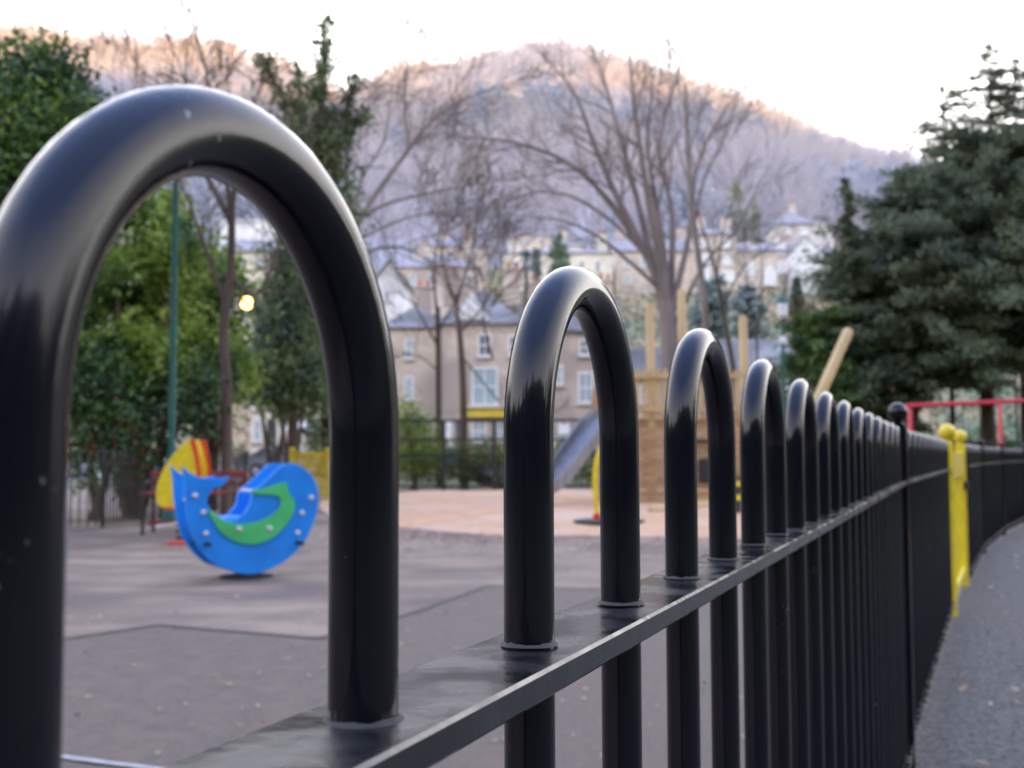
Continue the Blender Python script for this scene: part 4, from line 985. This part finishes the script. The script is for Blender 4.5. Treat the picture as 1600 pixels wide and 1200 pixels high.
house('terraced_house', 'cream house with a dark slate roof seen high in the left hoop', 340, 442, 392, 92, 9, 'cream2', 'gable', 1.6, 'slate_far', wins=[(352, 402, 362, 420), (372, 402, 382, 420), (398, 402, 410, 420, 'glass_pale'), (352, 440, 362, 460), (420, 440, 430, 460)], chim=[(436, .9, 1.0)])
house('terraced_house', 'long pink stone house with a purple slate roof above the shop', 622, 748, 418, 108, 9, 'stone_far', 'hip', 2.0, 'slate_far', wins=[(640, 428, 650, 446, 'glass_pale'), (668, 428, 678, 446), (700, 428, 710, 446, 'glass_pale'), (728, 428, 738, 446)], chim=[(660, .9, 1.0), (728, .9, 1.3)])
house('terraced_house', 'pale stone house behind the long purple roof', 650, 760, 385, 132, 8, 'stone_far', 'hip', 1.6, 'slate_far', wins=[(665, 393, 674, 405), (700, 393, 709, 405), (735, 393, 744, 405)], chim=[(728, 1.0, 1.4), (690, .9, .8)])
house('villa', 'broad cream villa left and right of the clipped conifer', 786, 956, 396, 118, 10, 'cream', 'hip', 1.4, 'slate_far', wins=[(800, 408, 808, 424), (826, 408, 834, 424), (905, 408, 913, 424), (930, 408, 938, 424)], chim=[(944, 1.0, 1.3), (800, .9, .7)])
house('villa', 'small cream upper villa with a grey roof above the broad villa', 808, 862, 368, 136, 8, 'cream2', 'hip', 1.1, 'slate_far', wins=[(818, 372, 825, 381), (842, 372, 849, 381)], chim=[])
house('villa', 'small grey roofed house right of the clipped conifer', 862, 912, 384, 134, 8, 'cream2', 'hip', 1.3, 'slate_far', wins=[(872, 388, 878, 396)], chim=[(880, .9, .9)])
Yt = 124
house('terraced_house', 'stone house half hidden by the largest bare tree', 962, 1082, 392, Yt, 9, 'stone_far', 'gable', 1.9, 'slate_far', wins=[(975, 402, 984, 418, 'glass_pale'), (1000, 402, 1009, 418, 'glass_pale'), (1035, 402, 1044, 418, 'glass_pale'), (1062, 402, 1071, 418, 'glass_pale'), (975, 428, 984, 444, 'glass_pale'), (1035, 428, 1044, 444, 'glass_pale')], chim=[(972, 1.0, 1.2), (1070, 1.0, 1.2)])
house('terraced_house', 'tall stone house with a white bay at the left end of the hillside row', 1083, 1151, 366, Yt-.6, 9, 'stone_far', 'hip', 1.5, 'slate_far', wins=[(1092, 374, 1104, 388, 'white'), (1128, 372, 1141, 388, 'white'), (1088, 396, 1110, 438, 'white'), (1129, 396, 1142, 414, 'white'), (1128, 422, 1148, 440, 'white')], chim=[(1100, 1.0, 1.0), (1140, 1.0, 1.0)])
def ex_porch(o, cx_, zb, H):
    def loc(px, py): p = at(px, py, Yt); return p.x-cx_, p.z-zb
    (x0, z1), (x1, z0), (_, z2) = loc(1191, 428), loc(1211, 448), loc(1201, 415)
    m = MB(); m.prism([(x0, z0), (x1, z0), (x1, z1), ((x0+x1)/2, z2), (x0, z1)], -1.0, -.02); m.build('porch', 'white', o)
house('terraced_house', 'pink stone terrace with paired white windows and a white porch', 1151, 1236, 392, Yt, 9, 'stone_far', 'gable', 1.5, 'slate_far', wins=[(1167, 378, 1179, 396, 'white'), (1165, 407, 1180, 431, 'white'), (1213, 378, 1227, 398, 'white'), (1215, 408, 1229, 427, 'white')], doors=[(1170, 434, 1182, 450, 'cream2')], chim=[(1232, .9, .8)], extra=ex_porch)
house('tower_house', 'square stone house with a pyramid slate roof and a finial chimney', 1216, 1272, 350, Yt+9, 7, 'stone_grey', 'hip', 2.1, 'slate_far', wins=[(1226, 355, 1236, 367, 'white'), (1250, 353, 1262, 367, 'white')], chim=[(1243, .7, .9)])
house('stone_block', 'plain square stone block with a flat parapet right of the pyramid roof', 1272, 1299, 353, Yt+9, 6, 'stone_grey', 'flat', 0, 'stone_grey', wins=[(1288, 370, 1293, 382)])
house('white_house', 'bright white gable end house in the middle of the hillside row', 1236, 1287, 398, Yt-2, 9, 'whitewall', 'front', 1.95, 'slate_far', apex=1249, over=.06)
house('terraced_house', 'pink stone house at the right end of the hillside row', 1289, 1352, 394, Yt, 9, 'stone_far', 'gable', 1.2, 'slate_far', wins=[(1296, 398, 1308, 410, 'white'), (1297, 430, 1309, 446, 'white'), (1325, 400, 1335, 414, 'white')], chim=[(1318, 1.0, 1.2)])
house('tower_house', 'tall pale cream house above the largest bare tree', 1084, 1114, 294, 168, 8, 'cream', 'flat', 0, 'cream', wins=[(1092, 305, 1098, 315), (1102, 305, 1108, 315)])
house('tower_house', 'pale pink house behind the limbs of the largest bare tree', 1030, 1070, 298, 168, 8, 'stone_far', 'hip', 1.2, 'slate_far', wins=[(1036, 308, 1044, 318, 'glass_pale'), (1054, 308, 1062, 318, 'glass_pale')])
house('hilltop_building', 'grey roofed building on the ridge in the dip of the hill', 520, 600, 150, 345, 14, 'whitewall', 'gable', 4, 'slate_far', wins=[(540, 155, 548, 162), (565, 155, 573, 162)])

# conifers on the slope
def slope_con(px, py_top, py_base, wpx, Y, m, label, name='conifer_tree', prof=None):
    b = at(px, py_base, Y); t_ = at(px, py_top, Y); gz = height(b.x, Y); H = t_.z-gz
    conifer(name, label, (b.x, Y), H, wpx*Y/F*.5*1.1, m, 170, .55 if Y > 80 else .4, prof=prof or (lambda t: (1-t)**.7), zb=gz, z0=.06, dens=34/(max(wpx*Y/F*.5, .5)), droop=.1, layers=1, aspect=.4, trunk_r=.15, widen=.22)
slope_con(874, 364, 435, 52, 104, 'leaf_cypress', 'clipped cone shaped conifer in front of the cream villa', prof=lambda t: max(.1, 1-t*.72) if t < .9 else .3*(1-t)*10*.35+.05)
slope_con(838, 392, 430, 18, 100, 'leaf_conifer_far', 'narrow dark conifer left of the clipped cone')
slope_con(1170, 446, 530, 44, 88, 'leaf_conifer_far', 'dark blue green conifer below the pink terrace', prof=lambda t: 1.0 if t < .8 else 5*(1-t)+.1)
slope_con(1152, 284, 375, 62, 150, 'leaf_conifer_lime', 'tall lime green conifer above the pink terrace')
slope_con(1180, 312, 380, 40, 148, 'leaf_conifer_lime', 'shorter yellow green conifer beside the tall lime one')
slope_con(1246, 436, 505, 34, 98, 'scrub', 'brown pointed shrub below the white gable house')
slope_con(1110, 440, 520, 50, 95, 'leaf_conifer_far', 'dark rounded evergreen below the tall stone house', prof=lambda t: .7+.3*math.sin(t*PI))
bush('topiary_ball', 'round clipped topiary ball by the cafe', [B(440, 636, 58, 13, 13)], 'leaf_laurel', 900, .2, cat='topiary')
bush('potted_shrub', 'small dark shrub under the white parasol', [B(492, 680, 57, 10, 16)], 'leaf_dark', 500, .16, cat='shrub')

# hillside scrub between street and terrace
n = 36000; xs_ = rng.uniform(-60, 75, n); ys_ = rng.uniform(71, 118, n); zs_ = np.array([height(x, y) for x, y in zip(xs_, ys_)])
k = np.array([wob(x, y, 4.0) for x, y in zip(xs_, ys_)])
C = np.stack([xs_, ys_, zs_+np.abs(rng.normal(0, .5, n))*(1+.6*k).clip(.1, 3)], 1)
tag(soup('hillside_scrub', leaf_quads(C, .5, .5), 4, 'scrub'), 'brown and green scrub covering the slope below the houses', 'scrub', kind='stuff')

# ------------------------------------------------------------------ far hanging wood on the hill (one mass)
def bare_tpl():
    P = []; H = 1.0
    def blade(a, b, w_):
        d = b-a; s_ = np.cross(d, rng.normal(0, 1, 3)); s_ = s_/np.linalg.norm(s_)*w_; P.append(a-s_); P.append(a+s_); P.append(b)
    tr = np.array((rng.normal(0, .03), rng.normal(0, .03), .55)); blade(np.zeros(3), tr+np.array((0, 0, .3)), .016)
    blade(np.zeros(3), tr, .018)
    for i in range(9):
        t = rng.uniform(.3, .95); a = tr*t; d = np.array((rng.normal(0, .55), rng.normal(0, .55), rng.uniform(.5, 1.1))); d /= np.linalg.norm(d); L_ = rng.uniform(.28, .46); b = a+d*L_
        blade(a, b, .008)
        for j in range(9):
            q = a+(b-a)*rng.uniform(.25, 1); d2 = d+rng.normal(0, .6, 3); d2 /= np.linalg.norm(d2); blade(q, q+d2*rng.uniform(.10, .24), .006)
    return np.array(P)
tpls = [bare_tpl() for _ in range(10)]
def scatter(n, y0, y1, accept, tp, hmin, hmax, pw=1.0):
    out = []
    c = 0
    while c < n:
        y = y0+(y1-y0)*rng.random()**pw; x = rng.uniform(-.50*y-15, .50*y+15)
        if not accept(x, y): continue
        s_ = rng.uniform(hmin, hmax); a = rng.uniform(0, 2*PI); T = tp[rng.integers(len(tp))]; R = np.array(((math.cos(a), -math.sin(a), 0), (math.sin(a), math.cos(a), 0), (0, 0, 1)))
        out.append(T@R.T*np.array((s_*1.05, s_*1.05, s_))+np.array((x, y, height(x, y)-.3))); c += 1
    return np.concatenate(out)
dipx = lambda x, y: x*RY/max(y, 250)
def okb(x, y):
    px = 800+F*x/y
    if y < 180 and 780 < px < 1360 and y < 142: return False
    if 505 < px < 600 and y > 300: return rng.random() < .25
    if y > 172 or y < 160: return True
    return not (1020 < px < 1120)
V = scatter(6200, 140, 385, okb, tpls, 8, 14, .75)
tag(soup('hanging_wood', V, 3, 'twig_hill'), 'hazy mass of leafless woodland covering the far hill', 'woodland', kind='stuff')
ev = []
for q in range(4):
    C = rng.normal(0, 1, (130, 3)); C /= np.linalg.norm(C, axis=1)[:, None]; C *= (rng.random((130, 1))**.4); zz = (C[:, 2]+1)/2; C[:, :2] *= (.30*(1-zz*.65))[:, None]; C[:, 2] = zz
    n_ = len(C); a = rng.normal(0, 1, (n_, 3)); a /= np.linalg.norm(a, axis=1)[:, None]; b = np.cross(a, rng.normal(0, 1, (n_, 3))); b /= np.linalg.norm(b, axis=1)[:, None]
    ev.append(np.stack([C-a*.07, C+b*.05, C+a*.07], 1).reshape(-1, 3))
def oke(x, y):
    if not okb(x, y): return False
    px = 800+F*x/y
    if 600 < px < 800 and y > 270: return False
    return wob(x, y, 22)+.6*wob(x+40, y, 9) > .55
V = scatter(620, 142, 330, oke, ev, 7, 13)
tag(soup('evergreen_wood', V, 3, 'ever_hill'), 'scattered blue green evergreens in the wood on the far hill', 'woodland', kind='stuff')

def belt(n, xr, yr, hmin, hmax):  # unseen trees added behind and beside the path to block sky reflections
    out = []
    for _ in range(n):
        x, y = rng.uniform(*xr), rng.uniform(*yr); s_ = rng.uniform(hmin, hmax); a = rng.uniform(0, 2*PI); T = ev[rng.integers(len(ev))]
        R = np.array(((math.cos(a), -math.sin(a), 0), (math.sin(a), math.cos(a), 0), (0, 0, 1)))
        out.append(T@R.T*np.array((s_*1.3, s_*1.3, s_))+np.array((x, y, height(x, y)-.3)))
    return np.concatenate(out)
V = np.concatenate([belt(260, (-70, 70), (-60, -14), 8, 14), belt(70, (-60, -22), (-20, 20), 8, 13), belt(70, (24, 70), (-20, 22), 8, 13)])
tag(soup('sky_blocking_belt', V, 3, 'leaf_yew'), 'unseen belt of evergreens added to keep the fence reflections dark', 'woodland', kind='stuff')

# ------------------------------------------------------------------ cars, parasol
def car(loc, rz, m, label, Lc=4.1, H=1.45, van=False):
    o = empty('parked_car', loc, rz, label, 'car', 'cars parked along the street')
    W = 1.7
    if van: st_ = [(-.5, .9, 1.0, .95), (-.49, 1.9, 1.9, .92), (.22, 1.9, 1.95, .92), (.36, 1.15, 1.35, .95), (.49, .8, .9, .9), (.5, .6, .6, .85)]
    prof = [(-.5, .45), (-.5, .85), (-.46, .98), (-.36, 1.02), (-.24, H*.97), (-.02, H), (.10, H*.96), (.24, 1.0), (.42, .88), (.49, .74), (.5, .42), (.42, .24), (-.42, .24)]
    if van: prof = [(-.5, .45), (-.5, 1.2), (-.49, 1.85), (-.46, 1.92), (.1, 1.92), (.24, 1.8), (.36, 1.15), (.47, .98), (.5, .8), (.5, .42), (.42, .24), (-.42, .24)]
    p3 = [(x*Lc, z) for x, z in prof]
    m_ = MB(); n = len(p3); rows = []
    for y, k in ((-W/2+.12, .94), (-W/2, 1), (W/2, 1), (W/2-.12, .94)):
        rows.append([(x*(k if abs(x) > 0 else 1), y*(1 if z < 1.05 else .86), z if k == 1 else .3+(z-.3)*(.97)) for x, z in p3])
    vs = [p for r in rows for p in r]; fs = [tuple(range(n)), tuple(range(4*n-1, 3*n-1, -1))]
    for k in range(3):
        for i in range(n): fs.append((k*n+i, (k+1)*n+i, (k+1)*n+(i+1) % n, k*n+(i+1) % n))
    m_.add(vs, fs); m_.build('body', m, o, True)
    for sy in (-1, 1):
        g = MB(); y = sy*(W/2*.9)
        zt = (1.78 if van else H*.93); g.prism([(-.33*Lc, 1.05), (-.22*Lc, zt), (.07*Lc, zt), (.21*Lc, 1.05)], y-.03, y+.03); g.build('side_window', 'glass', o)
        for xw in (-.31, .31):
            wh = MB(); wh.lathe((0, 0, 0), [(.30, -.1), (.33, -.06), (.33, .06), (.30, .1)], 18); wh.v = [(v[0]+xw*Lc, v[2]+sy*(W/2-.06), v[1]+.32) for v in wh.v]; wo = wh.build('wheel', 'rubber', o, True)
            ri = MB(); ri.lathe((0, 0, 0), [(.19, -.01), (.18, .02), (.05, .03)], 14); ri.v = [(v[0]+xw*Lc, sy*(W/2+.04)+v[2]*sy, v[1]+.32) for v in ri.v]; ri.build('rim', 'cap', wo)
    for sy in (-1, 1):
        MB().bevbox((.485*Lc, sy*.6, .7), (.08, .28, .16), .02).build('headlight', 'lampglass', o); MB().bevbox((-.495*Lc, sy*.62, .8), (.06, .2, .18), .02).build('tail_light', 'redplastic', o)
    return o
M['silver'] = mat('silver_car_paint', (.38, .40, .46), rough=.3, metal=.3, coat=.5); M['whitecar'] = mat('white_car_paint', (.78, .78, .78), rough=.3, coat=.5)
M['redcar'] = mat('red_car_paint', (.45, .04, .03), rough=.3, coat=.5); M['bluecar'] = mat('blue_car_paint', (.10, .13, .35), rough=.3, coat=.5)
for px, Y, rz, m, lb, vn in ((450, 53, 0, 'silver', 'silver car parked below the white parasol', False), (904, 53, .05, 'whitecar', 'white van seen under the second hoop', True), (700, 55, PI, 'whitecar', 'white car behind the railing by the thin bare tree', False),
        (762, 53, 0, 'bluecar', 'blue car behind the railing near the shop window', False), (850, 55.2, PI, 'redcar', 'red car left of the white van', False), (170, 53, 0, 'silver', 'silver car glimpsed under the left evergreens', False), (290, 53, 0, 'whitecar', 'white car glimpsed behind the green lamp post', False)):
    c = at(px, 700, Y); car((c.x, Y, 0), rz, m, lb, van=vn)
pc = at(468, 650, 57.3); o = empty('parasol', (pc.x, 57.3, .12), 0, 'open white cafe parasol by the cafe', 'parasol')
MB().tube([(0, 0, 0), (0, 0, 2.6)], .035, 8).build('pole', 'wood_brown', o, True)
MB().lathe((0, 0, 2.15), [(.95, -.06), (.97, .02), (.5, .28), (.03, .5)], 8).build('canopy', 'canvas', o)
MB().lathe((0, 0, 0), [(.25, 0), (.25, .08), (.05, .12)], 12).build('base', 'rubber', o)

# ------------------------------------------------------------------ leaf litter
def litter(n, xr, yr, cond, z, size, name, label):
    P = []
    c = 0
    while c < n:
        x, y = rng.uniform(*xr), rng.uniform(*yr)
        if not cond(x, y): continue
        a = rng.uniform(0, 2*PI); s_ = size*rng.uniform(.5, 1.3); u = np.array((math.cos(a), math.sin(a), rng.normal(0, .18)))*s_; v = np.array((-math.sin(a), math.cos(a), rng.normal(0, .25)))*s_*.45; p0 = np.array((x, y, z+.006+abs(u[2])/2+abs(v[2])/2))
        P += [p0-u*.5, p0-u*.15+v*.5, p0+u*.5, p0-u*.1-v*.5]; c += 1
    return tag(soup(name, P, 4, 'leaflitter'), label, 'fallen leaves', kind='stuff')
def fence_x(y):
    pts_ = [fl(-1), fl(TP), G1, G2]+CURVE
    return float(np.interp(y, [p[1] for p in pts_], [p[0] for p in pts_]))
litter(2600, (-6, 4), (2.2, 13), lambda x, y: x < fence_x(y)-.1, .006, .030, 'leaf_litter', 'small brown leaves scattered over the playground tarmac')
litter(650, (1, 10), (2.5, 18), lambda x, y: fence_x(y)+.08 < x < fence_x(y)+2.8, .008, .045, 'leaf_litter', 'small brown leaves scattered on the path beside the fence')

def bx_ok(x, y): return True
M['chips'] = mat('scattered_bark_chip', (.50, .34, .25), (.36, .24, .17), rough=.95, scale=9)
P = []
for k in range(5200):
    px = rng.uniform(500, 1250); py = 836+rng.normal(0, 1)*9*(1 if rng.random() < .6 else 2.2)
    if py < 800: continue
    x, y = ground(px, py)
    if x > fence_x(y)-.1: continue
    a = rng.uniform(0, 2*PI); s_ = .06*rng.uniform(.4, 1.3); u = np.array((math.cos(a), math.sin(a), 0))*s_; v = np.array((-math.sin(a), math.cos(a), .25))*s_*.6; p0 = np.array((x, y, .012+.0))
    P += [p0-u*.5-v*0, p0+v*.5, p0+u*.5, p0-v*.0+u*.1]
tag(soup('bark_chips', P, 4, 'chips'), 'loose bark chips spilled along the near edge of the bark area', 'bark chips', kind='stuff')
